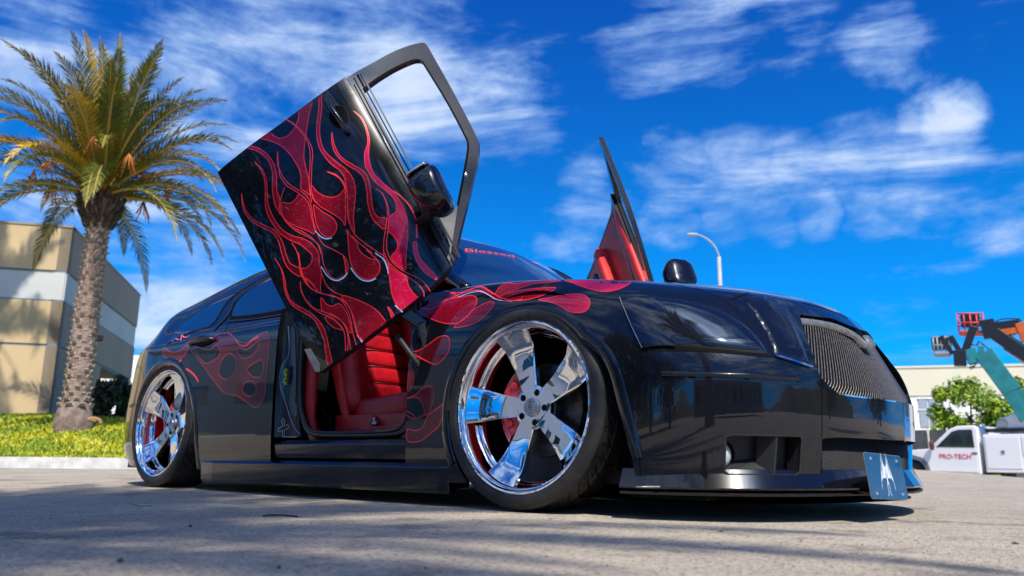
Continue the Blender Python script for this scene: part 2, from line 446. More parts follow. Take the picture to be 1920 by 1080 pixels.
for (bx, by, cx, cy, cz, ft, sx) in FC:
    c = []
    for z, a, b_ in zip(ZL, GS, GF):
        g = a*(1-ft)+b_*ft; c.append((bx+(cx-bx)*g, by+(cy-by)*g, z))
    for s_, a, b_ in zip(SU, US, UF):
        g = a*(1-ft)+b_*ft; c.append((bx+(cx-bx)*g, by+(cy-by)*g, .58+(cz-.58)*s_))
    zs = zc(sx)
    for t_ in (.3, .62, 1.):
        c.append((cx+(sx-cx)*t_, cy*(1-t_), cz+(zs-cz)*math.sin(t_*PI/2)))
    net.append(c)
cu = [22, 20, 20, 16, 13, 13, 13, 13, 12, 12, 14, 14, 12]; cv = [8, 8, 8, 8, 6, 6, 6, 6, 5, 6, 8, 8, 8]
G = smooth_grid(net, cu, cv); nU, nV = G.shape[:2]
G[-1, :, 1] = 0; G[:, -1, 1] = 0
def grid_faces(nu, nv, flip=False):
    F = []
    for i in range(nu-1):
        for j in range(nv-1):
            f = (i*nv+j, (i+1)*nv+j, (i+1)*nv+j+1, i*nv+j+1); F.append(f[::-1] if flip else f)
    return F
front_V = G.reshape(-1, 3); front_F = grid_faces(nU, nV)
SF = Surf(front_V, front_F)

def proj_all(V):
    d = np.asarray(V)-np.array(CAM); z = d@np.array(fw)
    return np.stack([960+FPX*(d@np.array(rt))/z, 540-FPX*(d@np.array(up))/z], 1)
def near_on(poly, p):
    """closest point on closed polygon"""
    a = poly; b_ = np.roll(poly, -1, 0); ab = b_-a; t_ = ((p-a)*ab).sum(1)/np.maximum((ab*ab).sum(1), 1e-12); t_ = np.clip(t_, 0, 1)
    c = a+ab*t_[:, None]; i = np.argmin(((c-p)**2).sum(1)); return c[i]
def cut(V, F, poly, uv, back, keep=lambda v: False):
    """remove faces inside poly (2-D map uv) and pull the rim of the hole onto the outline"""
    V = [np.array(v, float) for v in V]; UV = uv(np.array(V)); poly = np.asarray(poly, float)
    cen = np.array([UV[list(f)].mean(0) for f in F]); ins = insides(cen, poly)
    keepF = [f for f, k in zip(F, ins) if not k]; dead = {i for f, k in zip(F, ins) if k for i in f}; live = {i for f in keepF for i in f}
    for i in dead & live:
        if keep(V[i]): continue
        c = near_on(poly, UV[i]); nv = back(c, V[i])
        if nv is not None and np.linalg.norm(nv-V[i]) < .04: V[i] = nv
    return V, keepF
def back_px(surf):
    def f(c, v):
        L, n = surf.hit(c[0], c[1]); return np.array(L)
    return f
def back_xz(surf):
    def f(c, v):
        h = surf.b.ray_cast(Vector((c[0], -3, c[1])), Vector((0, 1, 0)), 4)
        return np.array(h[0]) if h[0] is not None else None
    return f
def circ(cx, cz, r, n=90, rz=None): return np.array([(cx+r*math.cos(a), cz+(rz or r)*math.sin(a)) for a in np.linspace(0, 2*PI, n, False)])

WR = .400                                      # tyre radius
ARCH_F = (0.0, .375, .400); ARCH_R = (-3.048, .375, .400)
xz = lambda V: V[:, [0, 2]]

# outlines measured in the photograph
P_GRILLE = densify([(1499, 590), (1560, 597), (1610, 617), (1640, 640), (1660, 660), (1740, 700), (1740, 760), (1678, 752), (1620, 745), (1572, 738), (1553, 722), (1538, 706), (1526, 672), (1510, 625)], 5)
P_LOWER = densify([(1541, 822), (1580, 820), (1760, 830), (1760, 900), (1620, 897), (1541, 898)], 5)
P_FOG = densify([(1360, 818), (1372, 814), (1500, 817), (1503, 824), (1499, 884), (1490, 891), (1366, 890), (1358, 884)], 5)

ARCHP = np.array([(ARCH_F[2]*math.cos(a), .375+ARCH_F[2]*math.sin(a)) for a in np.radians(np.arange(40, 236, 4))]+[(-.36, .0), (.55, .0), (.53, .05), (.505, .2), (.480, .3), (.450, .41), (.425, .5), (.385, .57)])
ARCHP[:, 0] += 0
FV, FF = cut(front_V, front_F, densify(ARCHP, .02), lambda V: np.where(V[:, 1:2] < -.60, V[:, [0, 2]], 99.), back_xz(SF))
for P_ in (P_GRILLE, P_LOWER, P_FOG):
    FV, FF = cut(FV, FF, P_, proj_all, back_px(SF), keep=lambda v: abs(v[1]) < 1e-4)

def vert_ij(f): return f[0]//nV, f[0] % nV
iB = sum(cu[:5]); jB = sum(cv[:5]); jC = sum(cv[:10])
def region(pred): return [f for f in FF if pred(*vert_ij(f))]
def panel(name, F, V, N, m, parent, mirror=False, both=False):
    used = sorted({i for f in F for i in f}); ix = {a: k for k, a in enumerate(used)}
    V0 = [tuple(V[i]) for i in used]; F0 = [tuple(ix[i] for i in f) for f in F]; N0 = [tuple(N[i]) for i in used]
    Vo, Fo, No = [], [], []
    if not mirror or both: Vo += V0; Fo += F0; No += N0
    if mirror or both:
        k = len(Vo); Vo += [(a, -b_, c) for a, b_, c in V0]; No += [(a, -b_, c) for a, b_, c in N0]; Fo += [tuple(i+k for i in f[::-1]) for f in F0]
    o = build(name, Vo, Fo, m, parent); o.data.normals_split_custom_set_from_vertices(No)
    return o
FN = [-n if (n.dot(CAM-v) < 0 and n.z < .2) else n for n, v in zip(SF.N, SF.V)]
FN = SF.N
if SF.N[jB+nV*(nU//2)].dot(CAM-SF.V[jB+nV*(nU//2)]) < 0:
    FN = [-n for n in SF.N]; FF = [f[::-1] for f in FF]
    vert_ij = lambda f: (min(f)//nV, min(i % nV for i in f))
# keep centre-line normals in the mirror plane so both halves meet smoothly
FN = [Vector((n.x, 0, n.z)).normalized() if abs(v.y) < 1e-4 else n for n, v in zip(FN, SF.V)]
isB = lambda i, j: i >= iB and j < jB
isH = lambda i, j: j >= jC
bumper = panel('front_bumper', region(isB), FV, FN, M['paint'], car, both=True)
hood = panel('hood', region(isH), FV, FN, M['paint'], car, both=True)
fender = panel('front_fender', region(lambda i, j: not isB(i, j) and not isH(i, j)), FV, FN, M['paint'], car)
fender_far = panel('front_fender', region(lambda i, j: not isB(i, j) and not isH(i, j)), FV, FN, M['paint'], car, mirror=True)

# ---- rear shell (right half) ----
def side_col(x, zb, zr, zc_, w_=0.):
    return [(x, -.915+w_, .12), (x, -.930+w_, .25), (x, -.935+w_, .40), (x, -.938+w_, .55), (x, -.937+w_, .70), (x, -.936+w_, .84), (x, -.931+w_, .905),
            (x, -.914+w_, .925), (x, -.855+w_, zb-.01), (x, -.765, (zb+zr)/2+.03), (x, -.63, zr), (x, -.36, zc_-.012), (x, 0, zc_)]
RC = [side_col(-1.76, .995, 1.41, 1.475), side_col(-2.1, 1.0, 1.405, 1.47), side_col(-2.5, 1.005, 1.38, 1.455), side_col(-2.85, 1.01, 1.335, 1.42),
      side_col(-3.15, 1.015, 1.285, 1.375), side_col(-3.42, 1.015, 1.225, 1.32, .008)]
def wrap(b_, r6, r7, bl, md, rl, rf, c):
    bx, by = b_
    return [(bx+.03, by+.03, .14), (bx, by, .25), (bx-.02, by, .40), (bx-.01, by, .55), (bx+.01, by+.005, .70), (bx+.02, by+.012, .82), r6, r7, bl, md, rl, rf, c]
RC += [wrap((-3.70, -.872), (-3.67, -.845, .895), (-3.66, -.815, .94), (-3.65, -.785, .985), (-3.60, -.71, 1.07), (-3.54, -.61, 1.155), (-3.49, -.34, 1.25), (-3.48, 0, 1.275)),
       wrap((-3.89, -.755), (-3.85, -.735, .88), (-3.84, -.71, .925), (-3.82, -.685, .965), (-3.74, -.63, 1.05), (-3.65, -.55, 1.125), (-3.56, -.32, 1.215), (-3.54, 0, 1.245)),
       wrap((-4.01, -.52), (-3.96, -.51, .88), (-3.945, -.50, .925), (-3.92, -.48, .965), (-3.82, -.44, 1.055), (-3.71, -.39, 1.13), (-3.60, -.25, 1.20), (-3.57, 0, 1.235)),
       wrap((-4.06, -.26), (-4.00, -.26, .88), (-3.985, -.25, .925), (-3.96, -.24, .965), (-3.85, -.22, 1.055), (-3.74, -.2, 1.135), (-3.62, -.13, 1.205), (-3.58, 0, 1.232)),
       wrap((-4.07, 0), (-4.01, 0, .88), (-3.995, 0, .925), (-3.97, 0, .965), (-3.86, 0, 1.055), (-3.75, 0, 1.137), (-3.63, 0, 1.207), (-3.585, 0, 1.231))]
ru = [18, 20, 18, 16, 16, 16, 14, 12, 8, 8]; rv = [5, 6, 6, 6, 6, 5, 5, 5, 8, 8, 6, 4]
GR = smooth_grid(RC, ru, rv); nU2, nV2 = GR.shape[:2]; GR[-1, :, 1] = 0; GR[:, -1, 1] = 0
rear_V = GR.reshape(-1, 3); rear_F = grid_faces(nU2, nV2, True)
SR = Surf(rear_V, rear_F)
ARCHR = np.array([(-3.048+ARCH_R[2]*math.cos(a), .375+ARCH_R[2]*math.sin(a)) for a in np.radians(np.arange(36, 236, 4))]+[(-3.40, .0), (-2.555, .0), (-2.56, .12), (-2.585, .25), (-2.61, .38), (-2.65, .50)])
RV, RF = cut(rear_V, rear_F, densify(ARCHR, .02), lambda V: np.where(V[:, 1:2] < -.60, V[:, [0, 2]], 99.), back_xz(SR))
RN = SR.N
if SR.N[nV2*10+20].y > 0: RN = [-n for n in SR.N]; RF = [f[::-1] for f in RF]
RN = [Vector((n.x, 0, n.z)).normalized() if abs(v.y) < 1e-4 else n for n, v in zip(RN, SR.V)]
def rij(f): return min(f)//nV2, min(i % nV2 for i in f)
iD = sum(ru[:2]); jBelt = sum(rv[:8]); jRail = sum(rv[:10]); jBmp = sum(rv[:3])
isDoor = lambda i, j: i < iD+9 and j < jBelt
isRB = lambda i, j: i >= sum(ru[:5])+4 and j < jBmp
reg = lambda p: [f for f in RF if p(*rij(f))]
rdoor = panel('rear_door', reg(isDoor), RV, RN, M['paint'], car)
rbump = panel('rear_bumper', reg(lambda i, j: isRB(i, j)), RV, RN, M['paint'], car, both=True)
quarter = panel('rear_quarter_panel', reg(lambda i, j: not isDoor(i, j) and not isRB(i, j) and j < jRail), RV, RN, M['paint'], car)
far_side = panel('rear_quarter_panel', reg(lambda i, j: not isRB(i, j) and j < jRail), RV, RN, M['paint'], car, mirror=True)
roof_r = panel('roof', reg(lambda i, j: j >= jRail), RV, RN, M['paint'], car, both=True)

# ---- windscreen, front roof and pillars ----
wsn = [[(-.58, -.735, .985), (-.875, -.672, 1.245), (-1.05, -.625, 1.375), (-1.22, -.57, 1.432)],
       [(-.47, -.50, 1.00), (-.80, -.46, 1.25), (-1.02, -.43, 1.40), (-1.23, -.40, 1.462)],
       [(-.40, -.25, 1.01), (-.75, -.23, 1.26), (-1.00, -.21, 1.41), (-1.24, -.20, 1.475)],
       [(-.38, 0, 1.015), (-.73, 0, 1.262), (-.99, 0, 1.415), (-1.24, 0, 1.48)]]
wsn = wsn + [[(x, -y, z) for x, y, z in c] for c in wsn[-2::-1]]
GW = smooth_grid(wsn, [6]*6, [8]*3); SW = Surf(GW.reshape(-1, 3), grid_faces(GW.shape[0], GW.shape[1]))
screen = build('windscreen', GW.reshape(-1, 3), grid_faces(GW.shape[0], GW.shape[1]), M['glass_screen'], car)
rn = [[(-1.22, y, z), (-1.5, y*1.06, z+.012*(1-abs(y))), (-1.76, y*1.09, zz)] for y, z, zz in ((-.57, 1.434, 1.41), (-.40, 1.464, 1.445), (-.2, 1.477, 1.47), (0, 1.482, 1.475), (.2, 1.477, 1.47), (.40, 1.464, 1.445), (.57, 1.434, 1.41))]
GQ = smooth_grid(rn, [4]*6, [6]*2)
roof_f = build('roof_front', GQ.reshape(-1, 3), grid_faces(GQ.shape[0], GQ.shape[1]), M['paint'], car)
for s_ in (-1, 1):
    mb = MB(); mb.tube(curve([(-.45, s_*.775, .95), (-.70, s_*.725, 1.10), (-.88, s_*.68, 1.25), (-1.06, s_*.635, 1.375), (-1.25, s_*.60, 1.43), (-1.5, s_*.615, 1.432), (-1.80, s_*.63, 1.41)], 6), .030, 10)
    mb.build('roof_pillar', M['paint'], car, True)
    mb = MB(); mb.tube(curve([(-1.70, s_*.63, 1.41), (-1.66, s_*.76, 1.20), (-1.64, s_*.86, .98)], 6), .045, 10)
    mb.build('centre_pillar', M['trim'], car, True)
# cowl panel under the windscreen
mb = MB(); mb.V = [(-.30, -.7, .955), (-.30, .7, .955), (-.68, .74, .96), (-.68, -.74, .96)]; mb.F = [(0, 1, 2, 3)]
mb.build('cowl_panel', M['plastic'], car)

# ---- panel gaps (dark grooves), traced from the photograph ----
for ln, wd in ((curve([(1150, 655), (1200, 656.5), (1260, 658), (1330, 659), (1400, 664), (1448, 669)], 6), .006),
               (curve([(1152, 655), (1164, 690), (1183, 760), (1195, 830), (1203, 905)], 6), .004),
               (curve([(1240, 528), (1300, 541), (1345, 556), (1378, 578), (1404, 610), (1425, 640)], 7), .005),
               (curve([(1540, 712), (1541, 770), (1541, 822)], 6), .0035), (curve([(1541, 898), (1541, 912)], 4), .0035)):
    gaps = MB(); ribbon(gaps, SF, ln, wd, .0006); gaps.build('shut_line', M['gap'], car, True)
for ln, wd in ((curve([(431, 600), (424, 618), (410, 660), (392, 690)], 5), .006), (curve([(310, 660), (300, 700), (296, 705)], 4), .004)):
    gaps = MB(); ribbon(gaps, SR, ln, wd, .0008); gaps.build('shut_line', M['gap'], car, True)

# ---- headlamp: smoked lens standing slightly proud, dark inner end, deep shadow gap below ----
P_HL = np.vstack([curve([(1165, 562), (1190, 556), (1218, 556), (1262, 560), (1320, 572), (1362, 588), (1400, 612), (1424, 637), (1441, 664)], 6), curve([(1441, 664), (1380, 659), (1300, 651), (1240, 648), (1207, 651)], 5)[1:], curve([(1207, 651), (1186, 612), (1165, 562)], 5)[1:-1]])
hl = drape('headlight', SF, P_HL, M['smoke'], car, off=.001, step=5, pillow=(16, .010))
P_HLD = np.vstack([curve([(1166, 562), (1190, 557), (1222, 561), (1245, 582), (1262, 618), (1268, 650)], 5), curve([(1268, 650), (1240, 648), (1207, 651)], 4)[1:], curve([(1207, 651), (1186, 612), (1166, 562)], 5)[1:-1]])
drape('marker_lens', SF, P_HLD, M['smoke_dark'], hl, off=.0125, step=5)
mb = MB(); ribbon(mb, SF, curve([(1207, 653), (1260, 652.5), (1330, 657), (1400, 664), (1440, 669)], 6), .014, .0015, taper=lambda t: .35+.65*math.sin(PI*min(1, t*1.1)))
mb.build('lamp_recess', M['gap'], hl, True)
mb = MB(); ribbon(mb, SF, P_HL, .005, .001, closed_=True); mb.build('lamp_gasket', M['gap'], hl, True)
mb = MB(); ribbon(mb, SF, curve([(1163, 560), (1185, 611), (1206, 654)], 6), .0022, .012); mb.build('lamp_edge', M['alu'], hl, True)
# raised fillet between lamp and grille, with its own edge
P_FIL = np.vstack([curve([(1392, 558), (1432, 556), (1470, 578), (1492, 612), (1508, 655), (1519, 687)], 6), curve([(1519, 687), (1480, 676), (1452, 668)], 4)[1:], curve([(1452, 668), (1440, 630), (1416, 590), (1392, 558)], 6)[1:-1]])
drape('grille_fillet', SF, P_FIL, M['paint'], car, off=.001, step=5, pillow=(10, .006))
mb = MB(); ribbon(mb, SF, curve([(1452, 667), (1485, 677), (1521, 689)], 5), .006, .009); mb.build('fillet_edge', M['chrome'], car, True)
# hood shut line wedge
for ln, wd in ((curve([(1368, 562), (1385, 556), (1402, 550)], 4), .012), (curve([(1505, 568), (1550, 580), (1590, 597)], 4), .006)):
    mb = MB(); ribbon(mb, SF, ln, wd, .001); mb.build('hood_shut_line', M['gap'], hood, True)

# ---- bumper moulding slot ----
P_SLOT = np.array([(1238, 696), (1300, 697), (1400, 699), (1496, 705), (1497, 714), (1400, 709), (1300, 706), (1241, 705)], float)
sl = drape('bumper_moulding', SF, P_SLOT, M['paint'], bumper, off=.002, step=3, pillow=(3, .006))
mb = MB(); ribbon(mb, SF, np.array([(1236, 695), (1300, 695), (1400, 697), (1498, 703)]), .0025, .0012); ribbon(mb, SF, np.array([(1240, 706.5), (1300, 707.5), (1400, 710.5), (1498, 715.5)]), .006, .0012)
mb.build('moulding_gap', M['gap'], sl, True)

# ---- grille opening: surround, woven mesh set back, bright upper bar ----
def inset_ring(name, surf, poly, depth, m, parent, dirv=Vector((-1, 0, -.05)), filt=None):
    """a wall going inwards from the outline of a hole"""
    V = []; F = []; L = [surf.hit(*p)[0] for p in poly]; n = len(L)
    for p in L: V += [p, p+dirv*depth]
    for i in range(n):
        j = (i+1) % n
        if filt and not (filt(L[i]) and filt(L[j])): continue
        F.append((2*i, 2*i+1, 2*j+1, 2*j))
    return build(name, V, F, m, parent)
nearf = lambda p: p.y < -.002
wall = inset_ring('grille_surround', SF, P_GRILLE, .07, M['paint'], car, filt=nearf)
def mirror_copy(o):
    me = o.data.copy(); 
    for v in me.vertices: v.co.y *= -1
    me.flip_normals(); q = o.copy(); q.data = me; col.objects.link(q); return q
mirror_copy(wall)
# mesh plane: shaped like the nose, 5 cm back; wires run diagonally
def gmx(y, z):
    h = SF.b.ray_cast(Vector((3, -abs(y)-1e-4, z)), Vector((-1, 0, 0)), 4)
    return min(1.112 - .30*y*y - .50*(z-.45), (h[0].x if h[0] is not None else .93) - .022)
def wires(name, y0, y1, z0, z1, pitch, slope, r, off, m, parent, wob=0., clip=None):
    mb = MB(); x_ = -2.0
    n = int((y1-y0+(z1-z0)*abs(slope))/pitch)+2; ys = y0-(z1-z0)*max(slope, 0)
    for k in range(n):
        pts = []
        for j in range(25):
            z = z0+(z1-z0)*j/24; y = ys+k*pitch+(z-z0)*slope
            if y0 <= y <= y1 and (clip is None or clip(y, z)): pts.append((gmx(y, z)+off+wob*math.sin(j*2.2+k), y, z))
        if len(pts) > 1: mb.tube(pts, r, 4, False)
    o = mb.build(name, m, parent, True); o['kind'] = 'stuff'; return o
grille = sub('grille', car)
wires('diagonal_wires', -.50, .50, .43, .80, .0165, .80, .0032, 0, M['mesh_wire'], grille)
wires('cross_wires', -.50, .50, .43, .80, .0165, -.80, .0018, -.006, M['mesh_dark'], grille)
def back_plate(name, y0, y1, z0, z1, fx, off, m, parent):
    V = []; ny, nz = 24, 8
    for i in range(ny+1):
        for j in range(nz+1):
            y = y0+(y1-y0)*i/ny; z = z0+(z1-z0)*j/nz; V.append((fx(y, z)+off, y, z))
    return build(name, V, grid_faces(ny+1, nz+1), m, parent)
back_plate('grille_backing', -.60, .60, .40, .80, gmx, -.03, M['well'], grille)
# upper bar of the opening (bright, curled)
mb = MB(); pl = [SF.hit(*p)[0]+Vector((-.018, 0, -.012)) for p in curve([(1502, 596), (1530, 599), (1570, 607), (1605, 622), (1628, 640)], 6)]
pl = pl + [Vector((p.x, -p.y, p.z)) for p in pl[::-1] if p.y < -.03]
ribV = []; 
for p in pl:
    for a in (-70, -30, 10, 60, 110): ribV.append(p+Vector((math.cos(math.radians(a))*.016, 0, math.sin(math.radians(a))*.016)))
build('grille_upper_bar', ribV, [(i*5+j, (i+1)*5+j, (i+1)*5+j+1, i*5+j+1) for i in range(len(pl)-1) for j in range(4)], M['alu'], grille)
# fine bright edge round the opening
mb = MB(); ribbon(mb, SF, curve([(1572, 739), (1600, 743), (1640, 748), (1679, 753)], 4), .005, .002); mb.build('grille_lower_edge', M['chrome'], grille, True)
# lower intake
inset_ring('intake_surround', SF, P_LOWER, .05, M['trim'], bumper, filt=nearf); 
def lmx(y, z):
    h = SF.b.ray_cast(Vector((3, -abs(y)-1e-4, z)), Vector((-1, 0, 0)), 4)
    return (h[0].x if h[0] is not None else .9) - .03
gm_ = gmx; gmx = lmx
lower = sub('lower_intake', car)
wires('intake_wires', -.52, .52, .13, .32, .0125, .95, .0022, 0, M['mesh_dark'], lower)
wires('intake_cross_wires', -.52, .52, .13, .32, .0125, -.95, .0016, -.004, M['mesh_dark'], lower)
gmx = gm_
back_plate('intake_backing', -.60, .60, .08, .36, lmx, -.03, M['well'], lower)

# ---- fog lamp pocket ----
fog = inset_ring('fog_lamp_pocket', SF, P_FOG, .09, M['plastic'], car, Vector((-.75, .35, 0)))
L = [SF.hit(*p)[0]+Vector((-.75, .35, 0))*.09 for p in P_FOG]
build('pocket_back', L, [tuple(range(len(L)))], M['plastic'], fog)
mb = MB(); ribbon(mb, SF, P_FOG, .008, .003, closed_=True); mb.build('pocket_rim', M['trim_satin'], fog, True)
c_ = (SF.hit(1372, 853)[0]+Vector((-.035, .015, 0))); ax = Vector((.93, -.25, 0)).normalized(); Rf = ax.to_track_quat('Z', 'Y').to_matrix()
V, F = lathe([(0, .012), (.018, .010), (.032, .004), (.042, -.008), (.044, -.03)], 28, c_, Rf); build('fog_lamp', V, F, M['lamp_glass'], fog)
V, F = lathe([(.043, .004), (.049, .004), (.051, -.03)], 28, c_, Rf); build('fog_lamp_bezel', V, F, M['trim_satin'], fog)
# divider web and sloping floor in the pocket
a1, a2 = SF.hit(1455, 818)[0], SF.hit(1450, 889)[0]; inn = Vector((-.75, .35, 0))*.085
mb = MB(); mb.add([a1, a2, a2+inn+Vector((0, -.03, 0)), a1+inn+Vector((0, -.03, 0)), a1+Vector((.004, .006, 0)), a2+Vector((.004, .006, 0)), a2+inn, a1+inn], [(0, 1, 2, 3), (4, 7, 6, 5), (0, 4, 5, 1)])
b1, b2 = SF.hit(1372, 887)[0], SF.hit(1450, 888)[0]
mb.add([b1, b2, b2+inn+Vector((0, 0, .05)), b1+inn+Vector((0, 0, .035))], [(0, 1, 2, 3)])
mb.build('pocket_web', M['plastic'], fog)

# ---- chin splitter: faceted blade under the bumper ----
plan = [(c[0], c[1]) for c in FC[5:]]
pr = refine(np.array(plan), [8]*(len(plan)-1))
def blade(name, o_top, o_bot, z_top, z_bot, m, i0=0, i1=None, thick=.03):
    P = pr[i0:i1]; n = len(P); V = []; F = []
    for i, (x, y) in enumerate(P):
        a = P[max(i-1, 0)]; b_ = P[min(i+1, n-1)]; t_ = np.array(b_)-np.array(a); nn = np.array([t_[1], -t_[0]]); nn = nn/np.linalg.norm(nn)
        if i == 0 and False: pass
        for (o_, z) in ((o_top-.03, z_top+.004), (o_top, z_top), (o_bot, z_bot), (o_bot-.004, z_bot-.006), (o_bot-.20, z_bot-.004)): V.append((x+nn[0]*o_, y+nn[1]*o_, z))
    for i in range(n-1):
        for j in range(4): F.append((i*5+j, i*5+j+1, (i+1)*5+j+1, (i+1)*5+j))
    k = len(V); V2 = V+[(x, -y, z) for x, y, z in V]; F2 = F+[tuple(q+k for q in f[::-1]) for f in F]
    F2 += [(0, 1, 2, 3, 4), tuple(k+q for q in (4, 3, 2, 1, 0))]
    o = build(name, V2, F2, m, car, True, fix=True); return sharp(o, 25)
blade('front_splitter', -.022, .012, .172, .112, M['paint'])
pr_full = pr; 
blade('splitter_underside', -.02, .008, .107, .092, M['trim'])
# bright scrape on the corner of the splitter
mb = MB(); mb.tube([at_axis(px, 913, 2, .112) for px in (1192, 1215, 1250, 1300)], [.002, .004, .004, .0015], 6); mb.build('splitter_scrape', M['alu'], bumper, True)
# lower black pan of the nose
pan = [(x*.97, y*.93, .06) for x, y in plan]; V = pan+[(x, -y, z) for x, y, z in pan[::-1]]+[(-.1, .8, .06), (-.1, -.8, .06)]
build('undertray', V, [tuple(range(len(V)))], M['trim'], car)

# ---- wheel-arch flares and inner wells ----
def flare(cx, sgn, parent):
    """rolled lip following the arch opening"""
    V = []; F = []; prof = [(-.006, -.075), (-.004, -.010), (.005, .007), (.030, .009), (.052, -.003)]; k = len(prof)
    S_ = SF if cx > -1 else SR; P = ARCHP if cx > -1 else ARCHR
    P = [p for p in P if p[1] > (.17 if p[0] < cx else .11)]; i0 = max(range(len(P)-1), key=lambda i: np.hypot(*(P[i+1]-P[i]))); P = P[i0+1:]+P[:i0+1]
    P = refine(np.array(P), [3]*(len(P)-1)); n = len(P); cen = np.array([cx+.03, .36])
    for i in range(n):
        a_ = P[max(i-1, 0)]; b2 = P[min(i+1, n-1)]; t_ = b2-a_; nn = np.array([t_[1], -t_[0]]); nn = nn/max(np.linalg.norm(nn), 1e-9)
        if nn.dot(P[i]-cen) < 0: nn = -nn
        for (r, o_) in prof:
            x, z = P[i]+nn*r
            h = S_.b.ray_cast(Vector((x, -3, max(z, .10))), Vector((0, 1, 0)), 4); y = h[0].y if h[0] is not None and h[0].y < -.6 else -.93
            V.append((x, (y-o_) if sgn < 0 else -(y-o_), z))
    for i in range(n-1):
        for j in range(k-1): F.append((i*k+j, i*k+j+1, (i+1)*k+j+1, (i+1)*k+j))
    return build('fender_flare', V, F, M['paint'], parent, fix=True)
def well(cx, sgn):
    mb = MB(); V, F = lathe([(.47, .02), (.50, .34), (.0, .35)], 48, Vector((cx, -.91, .40)), Matrix(((1, 0, 0), (0, 0, 1), (0, 1, 0))), math.radians(-30), math.radians(210))
    V = [Vector((v.x, v.y if sgn < 0 else -v.y, v.z)) for v in V]; mb.add(V, F)
    return mb.build('wheel_well', M['well'], car, True)
for cx in (0, -3.048):
    for sg in (-1, 1): flare(cx, sg, car); well(cx, sg)

# ---- sill, side skirt, floor, body core that blocks the light ----
def prism(name, secs, m, parent, smooth=False):
    """secs: list of (x, [(y,z)...]) cross sections joined along x"""
    V = []; F = []; k = len(secs[0][1])
    for x, pts in secs: V += [(x, y, z) for y, z in pts]
    for i in range(len(secs)-1):
        for j in range(k): F.append((i*k+j, i*k+(j+1) % k, (i+1)*k+(j+1) % k, (i+1)*k+j))
    F += [tuple(range(k-1, -1, -1)), tuple((len(secs)-1)*k+j for j in range(k))]
    return build(name, V, F, m, parent, smooth, fix=True)
for sg in (-1, 1):
    f = lambda pts: [(y*sg*-1, z) for y, z in pts]
    sk = [(-.925, .052), (-.930, .066), (-.937, .162), (-.915, .178), (-.88, .186), (-.80, .19), (-.80, .052)]
    o = prism('side_skirt', [(-2.60, f([(y+.05, z+.02) for y, z in sk])), (-2.50, f([(y+.012, z) for y, z in sk])), (-2.35, f(sk)), (-.46, f(sk)), (-.40, f([(y+.006, z) for y, z in sk]))], M['paint'], car); bevel(o, .006, 2, 20)
    si = [(-.905, .19), (-.912, .215), (-.918, .262), (-.900, .282), (-.868, .288), (-.845, .300), (-.82, .302), (-.78, .28), (-.78, .19)]
    o = prism('sill', [(-1.80, f(si)), (-.66, f(si))], M['paint'], car); bevel(o, .005, 2, 15)
mb = MB(); mb.box((.60, -.62, .15), (.30, .46, .16)); mb.box((.60, .62, .15), (.30, .46, .16)); mb.box((.33, -.45, .12), (.56, .10, .14)); mb.box((.33, .45, .12), (.56, .10, .14)); o = mb.build('nose_gap_block', M['well'], car); o['kind'] = 'stuff'  # added dark boxes that hide the sunlit ground under the nose
core = MB(); core.box((-1.6, 0, .17), (4.6, 1.5, .12)); core.build('floor_pan', M['trim'], car)
mb = MB(); mb.box((-.64, 0, .6), (.04, 1.60, .78)); mb.build('bulkhead', M['well'], car)
mb = MB(); mb.box((-2.45, 0, .62), (1.3, 1.66, .70)); mb.box((-3.75, 0, .55), (.2, 1.2, .6)); mb.build('boot_floor', M['trim'], car)
mb = MB(); mb.box((.65, 0, .30), (.25, 1.0, .3)); mb.build('radiator', M['well'], car)

# ---- wheels ----
def tyre_mesh():
    prof = [(.336, -.006), (.342, .002), (.352, .007), (.366, .008), (.380, .004), (.390, -.004), (.3955, -.012)]
    nA, tr = 640, 34; V = []; F = []
    lat = np.linspace(0, 1, tr); rows = len(prof)+tr+4
    for i in range(nA):
        a = 2*PI*i/nA; ca, sa = math.cos(a), math.sin(a); P = list(prof)
        for s_ in lat:
            z = -.018-.228*s_; r = WR-.010*abs(2*s_-1)**3.5
            d = 0
            if abs(s_-.30) < .022 or abs(s_-.70) < .022 or abs(s_-.5) < .015: d = .0065
            u = abs(s_-.5)*2
            ph = (a*44/(2*PI) + 1.15*(1-u)**1.6 + .25*math.sin(u*5)) % 1.0
            if ph < .17 and .08 < s_ < .92: d = max(d, .006)
            ph2 = (a*44/(2*PI) + .5 + .9*(1-u)) % 1.0
            if ph2 < .09 and (.08 < s_ < .24 or .76 < s_ < .92): d = max(d, .003)
            P.append((r-d, z))
        P += [(.393, -.254), (.375, -.262), (.350, -.258), (.336, -.25)]
        V += [(r*ca, r*sa, z) for r, z in P]
    for i in range(nA):
        j = (i+1) % nA
        for k in range(rows-1): F.append((i*rows+k, j*rows+k, j*rows+k+1, i*rows+k+1))
    return pymesh('tyre', V, F)
TYRE = tyre_mesh(); TYRE.materials.append(M['rubber']); TYRE.polygons.foreach_set('use_smooth', [True]*len(TYRE.polygons)); TYRE.set_sharp_from_angle(angle=math.radians(40))
I3 = Matrix.Identity(3); O3 = Vector((0, 0, 0))
lip = [(.336, -.010), (.3405, -.002), (.3395, .004), (.335, .007), (.330, .0055), (.327, .000), (.325, -.006), (.319, -.010), (.314, -.018), (.311, -.04), (.309, -.072), (.303, -.078), (.300, -.086), (.297, -.088), (.290, -.096), (.286, -.13), (.285, -.235), (.30, -.25)]
V, F = lathe(lip, 160, O3, I3); RIM = pymesh('rim', V, F)
